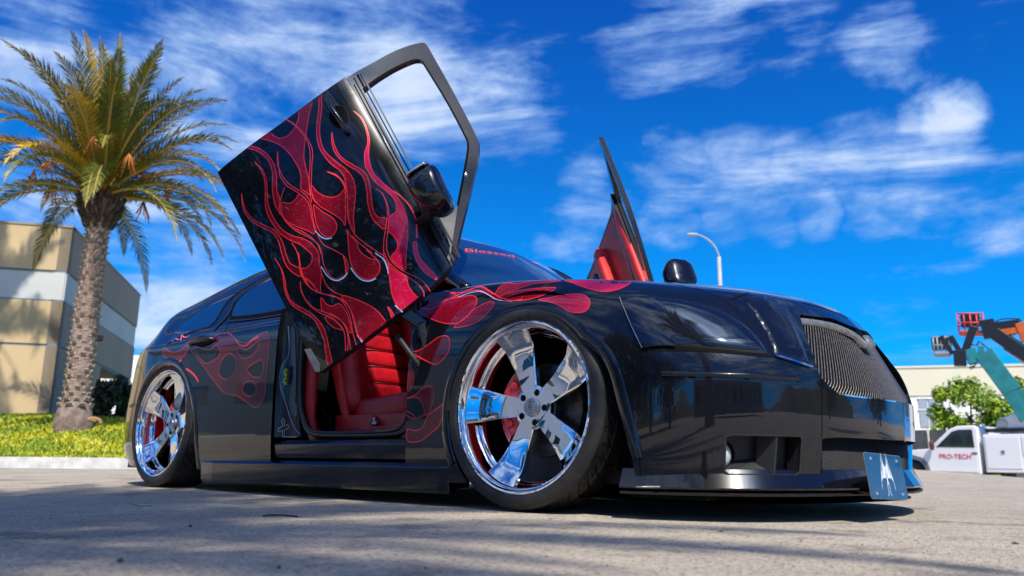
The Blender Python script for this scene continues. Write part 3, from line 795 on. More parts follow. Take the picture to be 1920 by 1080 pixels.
def spoke_mesh():
    V = []; F = []
    rr = [.060, .085, .105, .130, .165, .205, .240, .256, .268, .290, .313]
    hw = [.030, .040, .043, .045, .050, .057, .064, .067, .069, .074, .079]
    dd = [-.077, -.077, -.077, -.076, -.073, -.069, -.064, -.060, -.054, -.038, -.024]
    us = [-1, -.97, -.90, -.45, 0, .45, .90, .97, 1]; m_ = len(us)+2
    for r, h, d in zip(rr, hw, dd):
        tw = .16*min(1, max(0, (r-.10)/.1))
        base = d-.030 if r < .25 else d-.018
        row = []
        for u in us:
            y = u*h; e = -.004*max(0, (abs(u)-.90)/.10)**1.5
            row.append((math.sqrt(max(r*r-(y*y if r > .2 else 0), 0)), y, d+e+tw*y*.55))
        row = [(row[0][0], -h*.96, base)]+row+[(row[-1][0], h*.96, base)]
        V += row
    n = len(rr)
    for i in range(n-1):
        for j in range(m_-1): F.append((i*m_+j, (i+1)*m_+j, (i+1)*m_+j+1, i*m_+j+1))
        F.append((i*m_, i*m_+m_-1, (i+1)*m_+m_-1, (i+1)*m_))
    me = pymesh('spoke', V, F); return me
SPOKE = spoke_mesh()
hubp = [(.0, -.078), (.036, -.078), (.070, -.0768), (.082, -.0775), (.089, -.081), (.093, -.090), (.094, -.115)]
V, F = lathe(hubp, 80, O3, I3); HUB = pymesh('hub', V, F)
capp = [(0, -.066), (.028, -.0655), (.0285, -.0665), (.0335, -.0665), (.036, -.068), (.0375, -.078)]
V, F = lathe(capp, 60, O3, I3); CAP = pymesh('centre_cap', V, F)
V, F = lathe([(0, -.0752), (.0105, -.0752), (.0125, -.0748), (.0135, -.0765)], 20, O3, I3); LUG = pymesh('lug_hole', V, F)
V, F = lathe([(.06, -.15), (.075, -.15), (.078, -.158), (.188, -.158), (.190, -.162), (.190, -.178), (.188, -.182), (.06, -.182)], 80, O3, I3); DISC = pymesh('brake_disc', V, F)
def caliper_mesh():
    mb = MB(); prof = [(.095, -.185), (.090, -.112), (.105, -.100), (.165, -.100), (.200, -.118), (.208, -.185)]
    V, F = lathe(prof+[prof[0]], 18, O3, I3, math.radians(-50), math.radians(50)); n = len(prof)+1
    mb.add(V, F+[tuple(range(n)), tuple(len(V)-1-k for k in range(n))])
    for a in (-34, 0, 34):
        c = Vector((.15*math.cos(math.radians(a)), .14*math.sin(math.radians(a)), -.097)); V, F = lathe([(0, .010), (.014, .009), (.020, .003), (.022, -.004)], 18, c, I3); mb.add(V, F)
    for a in (-45, 45):
        c = Vector((.112*math.cos(math.radians(a)), .112*math.sin(math.radians(a)), -.125)); V, F = lathe([(0, .014), (.009, .012), (.011, .0), (.011, -.01)], 12, c, I3); mb.add(V, F)
    return pymesh('caliper', mb.V, mb.F)
CALI = caliper_mesh()
for me, m_ in ((RIM, 'chrome'), (SPOKE, 'chrome'), (HUB, 'chrome'), (CAP, 'steel'), (LUG, 'gap'), (DISC, 'disc'), (CALI, 'caliper')):
    me.materials.append(M[m_])
    bm = bmesh.new(); bm.from_mesh(me); bmesh.ops.remove_doubles(bm, verts=bm.verts, dist=1e-6); bmesh.ops.recalc_face_normals(bm, faces=bm.faces); bm.to_mesh(me); bm.free()
    me.polygons.foreach_set('use_smooth', [True]*len(me.polygons)); me.set_sharp_from_angle(angle=math.radians(30))
def text_mesh(txt, size, depth=.0006, shear=0., spacing=1.0):
    cu_ = bpy.data.curves.new('t', 'FONT'); cu_.body = txt; cu_.size = size; cu_.extrude = depth; cu_.shear = shear; cu_.space_character = spacing
    cu_.align_x = 'CENTER'; cu_.align_y = 'CENTER'; cu_.resolution_u = 3
    o = bpy.data.objects.new('t', cu_); col.objects.link(o); dg = bpy.context.evaluated_depsgraph_get()
    me = bpy.data.meshes.new_from_object(o.evaluated_get(dg)); bpy.data.objects.remove(o); return me
TXT = text_mesh('USM', .026, .0006); TXT.materials.append(M['mesh_dark'])
def wheel(X, sgn, rot, cam_=.045, toe=0.):
    w_ = sub('wheel', car)
    ex = Vector((1, 0, 0)) if sgn < 0 else Vector((-1, 0, 0))
    ez = Vector((0, sgn*math.cos(cam_), math.sin(cam_)*1.0)) if True else None
    ez = Vector((toe, sgn*math.cos(cam_), math.sin(cam_))).normalized(); ex = (ex-ez*ex.dot(ez)).normalized(); ey = ez.cross(ex)
    R = Matrix((ex, ey, ez)).transposed()
    w_.matrix_local = Matrix.Translation((X, .935*sgn, .405)) @ R.to_4x4()
    def add(name, me, ang=0., rr=0., extra=None):
        o = bpy.data.objects.new(name, me); col.objects.link(o); o.parent = w_
        o.matrix_local = Matrix.Rotation(ang, 4, 'Z') @ Matrix.Translation((rr, 0, 0)); return o
    add('tyre', TYRE); add('rim', RIM); add('hub', HUB, rot); add('centre_cap', CAP)
    for k in range(5):
        a = rot+k*2*PI/5; add('spoke', SPOKE, a); add('lug_hole', LUG, a+math.radians(36), .062)
    add('brake_disc', DISC); add('caliper', CALI, math.radians(172) if sgn < 0 else math.radians(8))
    if sgn < 0:
        t_ = add('cap_lettering', TXT); t_.matrix_local = Matrix.Translation((0, 0, -.0655)) @ Matrix.Rotation(math.radians(90), 4, 'Z')
    return w_
wheel(0, -1, math.radians(105), toe=.02); wheel(-3.048, -1, math.radians(78)); wheel(0, 1, math.radians(20)); wheel(-3.048, 1, math.radians(50))

# ---- front doors, swung up and slightly outwards on scissor hinges ----
RD = Matrix(((.4592, -.5418, .704), (.2766, .8403, .4663), (-.8442, -.0194, .5357))); hp = Vector((-.5, -.90, .6)); td = Vector((-.1548, -.1671, .211))
MD = Matrix.Translation(hp+td) @ RD.to_4x4() @ Matrix.Translation(-hp); MDI = MD.inverted()
def skin_y(x, z): return -.923 + (1.35*(z-.83)**2 if z > .83 else 0) + (.25*(.45-z)**2 if z < .45 else 0) + .012*((x+1.05)/.6)**2
def grid_surf(fx, x0, x1, z0, z1, nx, nz, Mx):
    V = []; 
    for i in range(nx+1):
        for j in range(nz+1):
            x = x0+(x1-x0)*i/nx; z = z0+(z1-z0)*j/nz; V.append(Mx @ Vector((x, fx(x, z), z)))
    return Surf(V, grid_faces(nx+1, nz+1))
SD = grid_surf(skin_y, -1.85, -.30, .10, 1.12, 90, 80, MD)
gl_y = lambda x, z: -.893+(z-.98)*.50+.10*(z-.98)**2+.008*((x+1.1)/.6)**2
SG = grid_surf(gl_y, -1.95, -.25, .80, 1.60, 50, 30, MD)
door = sub('front_door', car); door.matrix_local = MD
P_SKIN = np.vstack([curve([(410, 328), (413, 318), (470, 272), (530, 229), (590, 184), (636, 152), (651, 142), (659, 143)], 5), [(845, 493), (844, 499)], curve([(844, 499), (830, 516), (800, 546), (745, 590), (672, 645), (604, 695)], 5)[1:], [(599, 698), (593, 690)]])
skin = drape('door_skin', SD, P_SKIN, M['paint'], door, off=0, step=7, inv=MDI)
def slab(name, surf, poly, m, depth, off=0., hole=None, inv=MDI, step=8, parent=door, inward=Vector((0, 1, 0))):
    """outline from the photograph, with true thickness behind it"""
    o = drape(name, surf, poly, m, parent, off=off, step=step, inv=inv, holes=[hole] if hole is not None else ())
    me = o.data; V = [v.co.copy() for v in me.vertices]; F = [tuple(p.vertices) for p in me.polygons]; n = len(V)
    from collections import Counter
    ec = Counter(); ed = {}
    for f in F:
        for a, b_ in zip(f, f[1:]+f[:1]): ec[frozenset((a, b_))] += 1; ed[frozenset((a, b_))] = (a, b_)
    V2 = V+[v+inward*depth for v in V]; F2 = F+[tuple(i+n for i in f[::-1]) for f in F]
    for e, c in ec.items():
        if c == 1: a, b_ = ed[e]; F2.append((b_, a, a+n, b_+n))
    me2 = pymesh(name, V2, F2); me2.materials.append(m); me2.polygons.foreach_set('use_smooth', [True]*len(me2.polygons)); me2.set_sharp_from_angle(angle=math.radians(40))
    o.data = me2; bpy.data.meshes.remove(me); return o
slab('door_shell', SD, P_SKIN, M['trim'], .055, off=-.0015, step=14)
P_FO = np.vstack([curve([(650, 146), (672, 132), (700, 117), (735, 98), (768, 85), (790, 80)], 4), curve([(790, 80), (798, 82), (806, 94), (850, 172), (893, 255), (897, 275), (896, 296), (884, 350), (865, 425), (847, 500)], 4)[1:]])
P_FI = np.vstack([curve([(679, 170), (700, 153), (735, 131), (770, 115), (785, 113), (792, 117)], 4), curve([(792, 117), (838, 192), (872, 256), (877, 270), (876, 290), (866, 345), (858, 385)], 4)[1:], [(856, 388), (812, 402), (795, 385)]])
frame = slab('window_frame', SG, P_FO, M['trim_satin'], .035, hole=P_FI[::-1])
mb = MB(); ribbon(mb, SG, P_FI[:-3], .011, .003, MDI); mb.build('window_seal', M['gap'], door, True)
# belt mouldings along the window line
belt = np.array([(659+(845-659)*t, 146+(493-146)*t) for t in np.linspace(0, 1, 30)])
for dx, wd, of_, mm in ((-2, .006, .003, 'gap'), (5, .010, .008, 'trim_satin'), (11, .007, .004, 'gap'), (17, .009, .006, 'trim_satin')):
    mb = MB(); ribbon(mb, SD if dx < 0 else SG, belt+[dx, -dx*.55], wd, of_, MDI); mb.build('belt_moulding', M[mm], door, True)
# mirror
def superell(c, ax, ay, az, R, e=2.6, n=28, m2=20, shape=None):
    V = []; F = []; sg = lambda v, p: math.copysign(abs(v)**p, v)
    for i in range(m2+1):
        ph = -PI/2+PI*i/m2
        for j in range(n):
            th = 2*PI*j/n; p = 2/e
            v = Vector((ax*sg(math.cos(ph), p)*sg(math.cos(th), p), ay*sg(math.cos(ph), p)*sg(math.sin(th), p), az*sg(math.sin(ph), p)))
            if shape: v = shape(v)
            V.append(c+(R @ v if R is not None else v))
    for i in range(m2):
        for j in range(n): F.append((i*n+j, i*n+(j+1) % n, (i+1)*n+(j+1) % n, (i+1)*n+j))
    return V, F
mc = MDI @ Vector((-.400, -1.075, 1.333))
MS = 1.13
shp = lambda v: Vector((v.x*(1+.12*v.y/.1), v.y, v.z*(1-.22*v.x/.1)+.012*(v.x/.1)**2))
V, F = superell(mc, .110, .100, .074, None, 3.0, shape=shp); mir = build('door_mirror', V, F, M['paint'], door, fix=True)
V, F = superell(mc+Vector((-.102, -.004, .004)), .008, .080, .060, None, 4); build('mirror_glass', V, F, M['chrome'], door, fix=True)
mb = MB(); mb.tube([mc+Vector((-.07, -.085, -.006)), mc+Vector((-.02, -.096, -.008)), mc+Vector((.05, -.092, -.01))], .0035, 6); mb.build('mirror_groove', M['gap'], door, True)
mb = MB(); mb.tube([mc+Vector((.02, .05, -.035)), mc+Vector((.03, .13, -.07)), mc+Vector((.02, .17, -.11))], [.04, .034, .04], 14, rx=.6); mb.build('mirror_stalk', M['trim'], door, True)
P_SAIL = np.array([(858, 388), (850, 440), (843, 492), (826, 462), (803, 420), (812, 402)], float)
slab('mirror_sail', SG, P_SAIL, M['trim'], .02, off=.004, step=9)
P_SKY = np.array([(858, 386), (866, 398), (848, 494), (841, 480)], float)
# handle
P_CUP = closed([(617, 213), (625, 200), (640, 199), (652, 212), (654, 228), (646, 241), (632, 240), (620, 229)], 4)
drape('handle_cup', SD, P_CUP, M['gap'], door, off=.0012, step=5, inv=MDI)
mb = MB(); ribbon(mb, SD, P_CUP, .003, .002, MDI, closed_=True); mb.build('handle_cup_rim', M['trim_satin'], door, True)
def on(surf, px, py, off): L, n = surf.hit(px, py); return MDI @ (L+n*off)
mb = MB(); mb.tube([on(SD, 611, 183, .006), on(SD, 615, 192, .022), on(SD, 628, 213, .030), on(SD, 643, 235, .028), on(SD, 650, 247, .018), on(SD, 653, 252, .004)], [.011, .014, .014, .014, .013, .010], 12, rx=1.0); mb.build('door_handle', M['paint'], door, True)
P_KEY = closed([(608, 181), (619, 178), (626, 190), (624, 200), (615, 201)], 4); drape('handle_escutcheon', SD, P_KEY, M['trim'], door, off=.004, step=5, inv=MDI)
# bare corner piece at the foot of the door, catching the light
P_COR = np.array([(573, 657), (585, 655), (606, 682), (600, 699), (594, 697), (583, 680)], float)
drape('corner_guard', SD, [(571, 655), (583, 653), (602, 684), (600, 697), (592, 697), (583, 680)], M['alu'], door, off=.003, step=6, inv=MDI)

# inner face of the door, in the door's own closed coordinates (seen on the far door)
def lp(px, py): L, n = SD.hit(px, py); v = MDI @ L; return (v.x, v.z)
out = [lp(*p) for p in P_SKIN[::3]]; cxx = sum(p[0] for p in out)/len(out); czz = sum(p[1] for p in out)/len(out)
def trim_panel(name, k, y0, y1, m, zlo=0, zhi=9):
    pts = [(cxx+(x-cxx)*k, min(max(czz+(z-czz)*k, zlo), zhi)) for x, z in out]; n = len(pts)
    V = [(x, y0, z) for x, z in pts]+[(x, y1, z) for x, z in pts]; F = [tuple(range(n)), tuple(range(2*n-1, n-1, -1))]+[(i, i+n, (i+1) % n+n, (i+1) % n) for i in range(n)]
    return bevel(build(name, V, F, m, door, True, fix=True), .006, 3, 50)
trim_panel('inner_trim', .93, -.872, -.848, M['leather'])
V, F = superell(Vector((-1.13, -.852, .955)), .47, .036, .042, None, 3.5); build('upper_roll', V, F, M['leather_hot'], door, fix=True)
V, F = superell(Vector((-1.18, -.820, .62)), .36, .055, .050, None, 4, shape=lambda v: Vector((v.x, v.y, v.z+.05*v.x))); build('armrest', V, F, M['leather_hot'], door, fix=True)
V, F = superell(Vector((-1.05, -.842, .38)), .44, .028, .075, None, 5); build('door_pocket', V, F, M['leather_dark'], door, fix=True)
mb = MB(); mb.tube([(-1.60, -.842, .90), (-1.2, -.838, .885), (-.75, -.84, .86)], .006, 8); mb.build('trim_strip', M['alu'], door, True)
mb = MB(); mb.tube(curve([(-.86, -.835, .80), (-.84, -.80, .84), (-.76, -.80, .85), (-.72, -.835, .83)], 5), .010, 8); mb.build('inner_handle', M['chrome'], door, True)
V, F = superell(Vector((-.79, -.842, .83)), .075, .012, .045, None, 3); build('handle_recess', V, F, M['gap'], door, fix=True)

# scissor hinge between fender and door
mb = MB(); hpn = Vector((-.56, -.88, .66)); mb.bar(hpn+Vector((.01, 0, -.12)), hpn+Vector((-.04, -.05, .14)), .022, .035); mb.box(hpn+Vector((.03, 0, -.10)), (.08, .05, .14)); bevel(mb.build('door_hinge', M['seal'], car), .006)
mb = MB(); mb.bar((-.60, -.90, .78), (-.66, -1.02, .86), .028, .05); mb.tube([(-.60, -.93, .75), (-.60, -.86, .75)], .022, 12); bevel(mb.build('hinge_arm', M['seal'], car), .004)
mb = MB(); mb.tube([(-.58, -.86, .52), (-.62, -.93, .62), (-.68, -1.0, .74)], .012, 10); mb.build('gas_strut', M['plastic'], car, True)

# the far door is the mirror image of the near one
S4 = Matrix.Diagonal((1, -1, 1, 1))
door_far = sub('front_door', car); door_far.matrix_local = S4 @ MD @ S4
near_parts = [o for o in bpy.data.objects if o.parent == door]
for o in near_parts:
    q_ = mirror_copy(o); q_.parent = door_far


# ---- flame paintwork: outlines traced at 6x from the photograph, laid on door and fender as thin lacquer ----
def Z(o, pts, s=6.): return [(o[0]+x/s, o[1]+y/s) for x, y in pts]
z1, z2, z3, z4, z5, z6 = (400, 160), (400, 300), (560, 300), (480, 440), (560, 440), (500, 560)
def flame(surf, parent, inv, pts, m='flame', line='stripe', n=4, step=7, lw=.0034, off=.0009, clip=None):
    P = closed(pts, n)
    drape('flame', surf, P, M[m], parent, off=off, step=step, inv=inv, clip=clip)
    if clip is None: mb = MB(); ribbon(mb, surf, P, lw, off+.0007, inv, closed_=True); mb.build('pinstripe', M[line], parent, True)
    else:
        k = insides(P, clip)
        if k.all(): mb = MB(); ribbon(mb, surf, P, lw, off+.0007, inv, closed_=True); mb.build('pinstripe', M[line], parent, True)
        else:
            s0 = int(np.argmin(k)); P = np.roll(P, -s0, 0); k = np.roll(k, -s0); run = []
            for p, q in zip(list(P)+[None], list(k)+[False]):
                if q: run.append(p)
                else:
                    if len(run) > 2: mb = MB(); ribbon(mb, surf, run, lw, off+.0007, inv); mb.build('pinstripe', M[line], parent, True)
                    run = []
def stripe(surf, parent, inv, pts, m='stripe', lw=.0034, off=.0018, n=6, taper=None):
    mb = MB(); ribbon(mb, surf, curve(pts, n), lw, off, inv, taper=taper); mb.build('pinstripe', M[m], parent, True)
SKIN_IN = np.array([(x+(628-x)*.006, y+(420-y)*.006) for x, y in P_SKIN])
DF = lambda pts, m='flame', line='stripe', **k: flame(SD, door, MDI, pts, m, line, clip=SKIN_IN, **k)
DS = lambda pts, m='stripe', **k: stripe(SD, door, MDI, pts, m, **k)
# big fork falling from the rear edge
DF(Z(z1, [(1133, 97), (1115, 200), (1080, 330), (1060, 450), (1042, 570), (1025, 700), (1022, 830), (1050, 960), (1080, 1080)])
   + Z(z2, [(1090, 330), (1095, 400), (1040, 360), (985, 320), (990, 200), (965, 100)]) + Z(z1, [(915, 850), (850, 760), (760, 680), (640, 625), (505, 585), (560, 530), (622, 478), (655, 545), (740, 597), (835, 570), (915, 485), (945, 420), (965, 340), (953, 240), (1040, 165)]), n=3)
DF(Z(z2, [(775, 480), (860, 490), (930, 440), (965, 387), (1040, 440), (1085, 530), (1108, 650), (1145, 825), (1050, 790), (930, 745), (830, 690), (785, 630), (768, 560)]), 'flame')
DF(Z(z2, [(1128, 505), (1170, 535), (1240, 590), (1340, 650), (1390, 725), (1380, 800), (1330, 860), (1270, 867), (1210, 820), (1165, 730), (1140, 610)]))
DF(Z(z2, [(1110, 292), (1170, 360), (1250, 405), (1340, 420), (1420, 393), (1482, 330), (1490, 440), (1490, 580), (1485, 735), (1455, 690), (1400, 640), (1300, 580), (1200, 520), (1135, 440), (1108, 360)]))
# long ribbon from the top edge
DF(Z(z1, [(1187, 72), (1190, 180), (1185, 290), (1168, 420), (1165, 560), (1190, 690), (1250, 795), (1330, 890), (1425, 960), (1480, 1050)]) + Z(z2, [(1487, 260), (1510, 390), (1513, 560), (1530, 700), (1588, 828), (1578, 660), (1588, 520), (1600, 380), (1590, 270), (1560, 190)])
   + Z(z1, [(1500, 952), (1400, 872), (1300, 790), (1232, 700), (1200, 560), (1203, 400), (1222, 250), (1213, 62)]), n=3)
# teardrop below it
DF(Z(z2, [(1500, 790), (1545, 850), (1620, 940)]) + Z(z4, [(1150, 150), (1200, 215), (1280, 268), (1362, 288), (1396, 350), (1382, 430), (1320, 492), (1240, 503), (1160, 465), (1090, 375), (1055, 260), (1042, 120), (1028, -30)]))
# purple ribbon
DF(Z(z1, [(1335, 525), (1335, 640), (1368, 755), (1440, 845), (1540, 918), (1640, 978)]) + Z(z3, [(740, 220), (768, 350), (782, 510), (828, 655), (900, 735), (968, 778), (985, 655), (905, 648), (845, 580), (822, 450), (805, 300), (770, 180), (700, 105), (600, 48), (470, -40), (400, -180)]), n=3)
# flame on the shoulder in its sunlit red, running down into the speckled tongue
DF(Z(z1, [(1575, 290), (1650, 358), (1700, 450), (1732, 560), (1735, 660), (1702, 770), (1708, 900)]) + Z(z3, [(775, 115), (850, 238), (960, 332), (1062, 422), (1103, 520), (1088, 590), (1022, 640), (1012, 720), (1006, 800), (1060, 845), (1113, 935), (1100, 1020), (1042, 1088)])
   + Z(z5, [(1100, 335), (1208, 392), (1208, 260), (1216, 150)]) + Z(z3, [(1230, 850), (1226, 700), (1190, 560), (1125, 440), (1050, 345), (925, 238), (832, 130), (795, 0)]) + Z(z1, [(1748, 760), (1758, 620), (1738, 520), (1700, 420), (1650, 345)]), 'flame_sunlit', n=3)
DF(Z(z5, [(1005, 320), (1040, 370), (1120, 428), (1213, 482), (1235, 570), (1290, 660), (1358, 728), (1180, 862), (1110, 800), (1055, 690), (1032, 560), (1015, 430)]), 'flame_sunlit', n=3)
DF(Z(z5, [(1292, 90), (1296, 200), (1340, 320), (1420, 428), (1548, 508), (1540, 460), (1460, 372), (1378, 282), (1335, 180), (1330, 90)]), 'flame_sunlit', n=3)
# left ribbons
DF(Z(z1, [(362, 698), (480, 735), (580, 798), (640, 885), (665, 980), (668, 1080)]) + Z(z2, [(665, 300), (677, 420), (702, 520), (768, 625), (750, 560), (752, 450), (718, 350), (714, 220)]) + Z(z1, [(712, 1010), (682, 885), (605, 775), (500, 705), (385, 682)]), n=3)
DF(Z(z2, [(465, 20), (550, 130), (585, 280), (585, 440), (603, 590), (670, 722), (760, 832), (870, 905), (980, 952), (1075, 1030)]) + Z(z4, [(630, 230), (625, 310), (575, 370), (512, 388), (525, 465), (580, 515), (640, 570), (720, 655), (728, 560), (736, 430), (716, 330), (708, 235)])
   + Z(z2, [(1168, 1020), (1100, 935), (1000, 882), (885, 850), (785, 790), (695, 680), (625, 520), (608, 400), (602, 250), (560, 120)]), n=3)
DF(Z(z2, [(320, 372), (326, 480), (362, 600), (450, 702), (570, 768), (660, 812), (710, 870)]) + Z(z4, [(262, 100), (300, 240), (340, 345), (420, 430), (508, 470), (500, 385), (400, 335), (345, 240), (305, 100)]) + Z(z2, [(740, 850), (680, 785), (580, 737), (470, 682), (382, 590), (335, 470)]), 'flame_dark', n=3)
DF(Z(z4, [(210, 265), (278, 370), (305, 470), (318, 590), (350, 700), (420, 803), (530, 872), (640, 942)]) + Z(z6, [(590, 330), (642, 450), (662, 600), (690, 742), (734, 716), (710, 590), (680, 440), (640, 320)]) + Z(z4, [(700, 960), (600, 868), (470, 800), (390, 738), (342, 620), (330, 520), (290, 390)]), n=3)
# lower bodies
DF(Z(z4, [(735, 705), (790, 778), (860, 806), (935, 775), (1000, 845), (1045, 940), (1068, 1050)]) + Z(z6, [(960, 380), (920, 370), (880, 290), (810, 230), (720, 180), (632, 142)]) + Z(z4, [(735, 800)]), n=3)
DF(Z(z4, [(985, 685), (1100, 720), (1250, 782), (1370, 862), (1440, 950), (1470, 1005), (1340, 1100), (1205, 1198), (1140, 1120), (1108, 1010), (1080, 890), (1030, 785), (975, 722)]), n=3)
DF(Z(z5, [(1000, 810), (1042, 852), (1082, 942), (1056, 956), (1030, 880)]), 'flame_sunlit', n=3)
DF(Z(z6, [(655, 205), (740, 230), (800, 280), (858, 350), (770, 330), (700, 280)]), 'flame_dark', n=3)
# open pinstripes
DS(Z(z1, [(725, 742), (720, 860)]) + Z(z2, [(735, 80), (800, 215), (900, 305), (1000, 362), (1075, 440), (1110, 560), (1130, 700), (1180, 850), (1240, 950), (1330, 1000), (1440, 1058)]) + Z(z4, [(1012, 270), (1037, 360), (1015, 440), (950, 488), (890, 500), (830, 460), (785, 390), (755, 300), (740, 200), (700, 110), (620, 45)]) + Z(z2, [(1020, 842), (920, 790), (835, 715), (782, 640), (748, 560), (757, 450), (802, 315)]))
DS(Z(z1, [(725, 742), (742, 960)]) + Z(z2, [(760, 200), (830, 290), (900, 335), (975, 380)]))
DS(Z(z2, [(830, 690), (900, 760), (1000, 805), (1100, 870), (1180, 960), (1215, 1060)]))
DS(Z(z4, [(985, 240), (1008, 340), (1012, 430)]), lw=.005)
DS(Z(z4, [(405, 95), (455, 175), (485, 280), (495, 400), (535, 500), (600, 590), (700, 652), (850, 690), (960, 728), (1040, 805), (1095, 910), (1125, 1030), (1150, 1130), (1210, 1198)]))
DS(Z(z4, [(480, 200), (512, 400), (570, 540), (650, 620), (760, 668), (900, 700), (985, 770), (1045, 880), (1075, 1000), (1090, 1100), (1130, 1240)]))
DS(Z(z4, [(735, 420), (790, 560), (870, 640), (985, 690)]))
DS(Z(z4, [(550, 488), (620, 530), (680, 630), (610, 590), (555, 500)]))
DS(Z(z4, [(500, 530), (510, 620), (560, 730), (650, 822), (760, 868), (880, 908), (960, 970), (1015, 1060), (1040, 1180), (1030, 1300)]))
DS(Z(z4, [(510, 640), (590, 780), (720, 880), (860, 935), (960, 1030), (1000, 1130), (1010, 1310)]))
DS(Z(z6, [(915, 380), (935, 480), (945, 570)]))
DS(Z(z1, [(785, 370), (880, 415), (960, 482), (1040, 570), (1092, 660), (1120, 760), (1110, 900), (1105, 1080)]) + Z(z2, [(1105, 330), (1125, 440), (1200, 520)]))
DS(Z(z1, [(800, 372), (930, 465), (1020, 570), (1070, 660), (1092, 780), (1085, 950)]) + Z(z2, [(1080, 200), (1085, 350), (1110, 480)]))
DS(Z(z2, [(1285, 130), (1380, 165), (1450, 230), (1490, 310), (1512, 410), (1512, 600), (1535, 720), (1600, 845), (1720, 948), (1850, 1035), (1920, 1080)]) + Z(z5, [(960, 262), (1005, 330)]))
DS(Z(z2, [(1285, 133), (1400, 190), (1470, 280), (1495, 420)]), lw=.005)
DS(Z(z2, [(1560, 850), (1650, 940), (1790, 1050)]) + Z(z5, [(760, 170), (850, 250), (905, 300)]))
DS(Z(z3, [(870, 320), (940, 380), (985, 480), (1000, 600), (985, 750), (960, 900), (958, 1080)]) + Z(z5, [(965, 200), (1000, 290), (1100, 395), (1230, 475), (1345, 560), (1405, 640), (1412, 700)]))
DS(Z(z3, [(940, 370), (1000, 500), (1018, 620), (1010, 760), (992, 900), (992, 1000)]) + Z(z5, [(998, 190), (1040, 288), (1120, 372), (1250, 445), (1375, 505), (1450, 590), (1482, 638)]))
DS(Z(z3, [(1060, 350), (1150, 410), (1250, 520), (1308, 640), (1325, 720), (1330, 880)]), lw=.008)
for pts in (Z(z5, [(585, 372), (650, 460), (720, 512), (800, 522), (870, 492)]), Z(z5, [(255, 360), (330, 470), (420, 517), (500, 490), (552, 430)]), Z(z3, [(190, 800), (250, 862), (310, 888), (375, 878)]), Z(z5, [(860, 205), (960, 285), (1003, 400), (1008, 440)]), Z(z5, [(1085, 795), (1170, 872)]), Z(z6, [(1020, 410), (1075, 490)])):
    DS(pts, 'stripe_blue', lw=.005, off=.0014)

# fender and hood
z7 = (740, 510); FS = lambda pts, m='stripe', **k: stripe(SF, fender, None, Z(z7, pts, 4.), m, **k)
FFl = lambda pts, m='flame', line='stripe', **k: flame(SF, fender, None, Z(z7, pts, 4.), m, line, **k)
FFl([(1080, 210), (1180, 190), (1300, 170), (1400, 168), (1452, 198), (1466, 240), (1440, 290), (1380, 306), (1310, 296), (1230, 250), (1150, 222)], 'flame_sunlit')
FFl([(1280, 66), (1400, 64), (1600, 68), (1765, 76), (1720, 115), (1640, 143), (1560, 150), (1460, 130), (1380, 102), (1320, 78)], 'flame_sunlit', step=5)
FFl([(755, 165), (800, 105), (852, 84), (905, 92), (1000, 78), (1100, 70), (1240, 66), (1200, 76), (1050, 90), (920, 130), (800, 178), (770, 175)], 'flame', step=5)
FFl([(790, 182), (880, 152), (1000, 132), (1200, 118), (1170, 150), (1080, 187), (980, 211), (900, 217), (840, 207)], 'flame')
FFl([(190, 295), (300, 240), (420, 200), (560, 180), (610, 190), (615, 240), (560, 320), (500, 370), (420, 390), (320, 370), (240, 332)], 'flame')
FFl([(445, 415), (520, 350), (600, 280), (680, 235), (735, 222), (747, 245), (700, 310), (630, 370), (540, 405)], 'flame')
FFl([(300, 165), (360, 135), (440, 165), (480, 190), (400, 205), (330, 230), (250, 250)], 'flame_dark')
FFl([(105, 605), (180, 590), (260, 540), (330, 490), (390, 480), (416, 520), (405, 600), (350, 670), (300, 692), (230, 660), (160, 622)], 'flame_dark')
FFl([(98, 690), (130, 720), (146, 790), (130, 860), (98, 888)], 'flame_dark', 'stripe_dark')
FFl([(90, 950), (160, 920), (210, 870), (260, 850), (296, 880), (296, 960), (262, 1050), (230, 1068), (215, 1000), (170, 942)], 'flame_dark', 'stripe_dark')
FFl([(95, 1180), (160, 1190), (215, 1160), (250, 1080), (300, 1040), (385, 985), (360, 1080), (330, 1160), (270, 1210), (200, 1265), (130, 1275), (95, 1258)], 'flame_dark')
FS([(200, 272), (280, 280), (360, 230), (430, 195), (540, 150), (640, 140), (720, 180), (790, 212), (880, 218), (960, 205)], lw=.005)
FS([(320, 120), (400, 150), (480, 158), (560, 135), (650, 112), (720, 150), (800, 200)], lw=.006)
FS([(330, 132), (420, 165), (500, 152), (600, 122), (660, 125), (740, 175)], 'stripe_dark')
FS([(480, 190), (560, 160), (640, 148), (700, 170), (770, 210), (880, 222)], 'stripe_blue', lw=.004)
FS([(100, 610), (180, 640), (260, 678), (300, 692)], 'stripe')
FS([(90, 1075), (150, 1100), (230, 1070)], 'stripe_dark'); FS([(90, 1040), (140, 1070), (170, 1110)], 'stripe_dark')
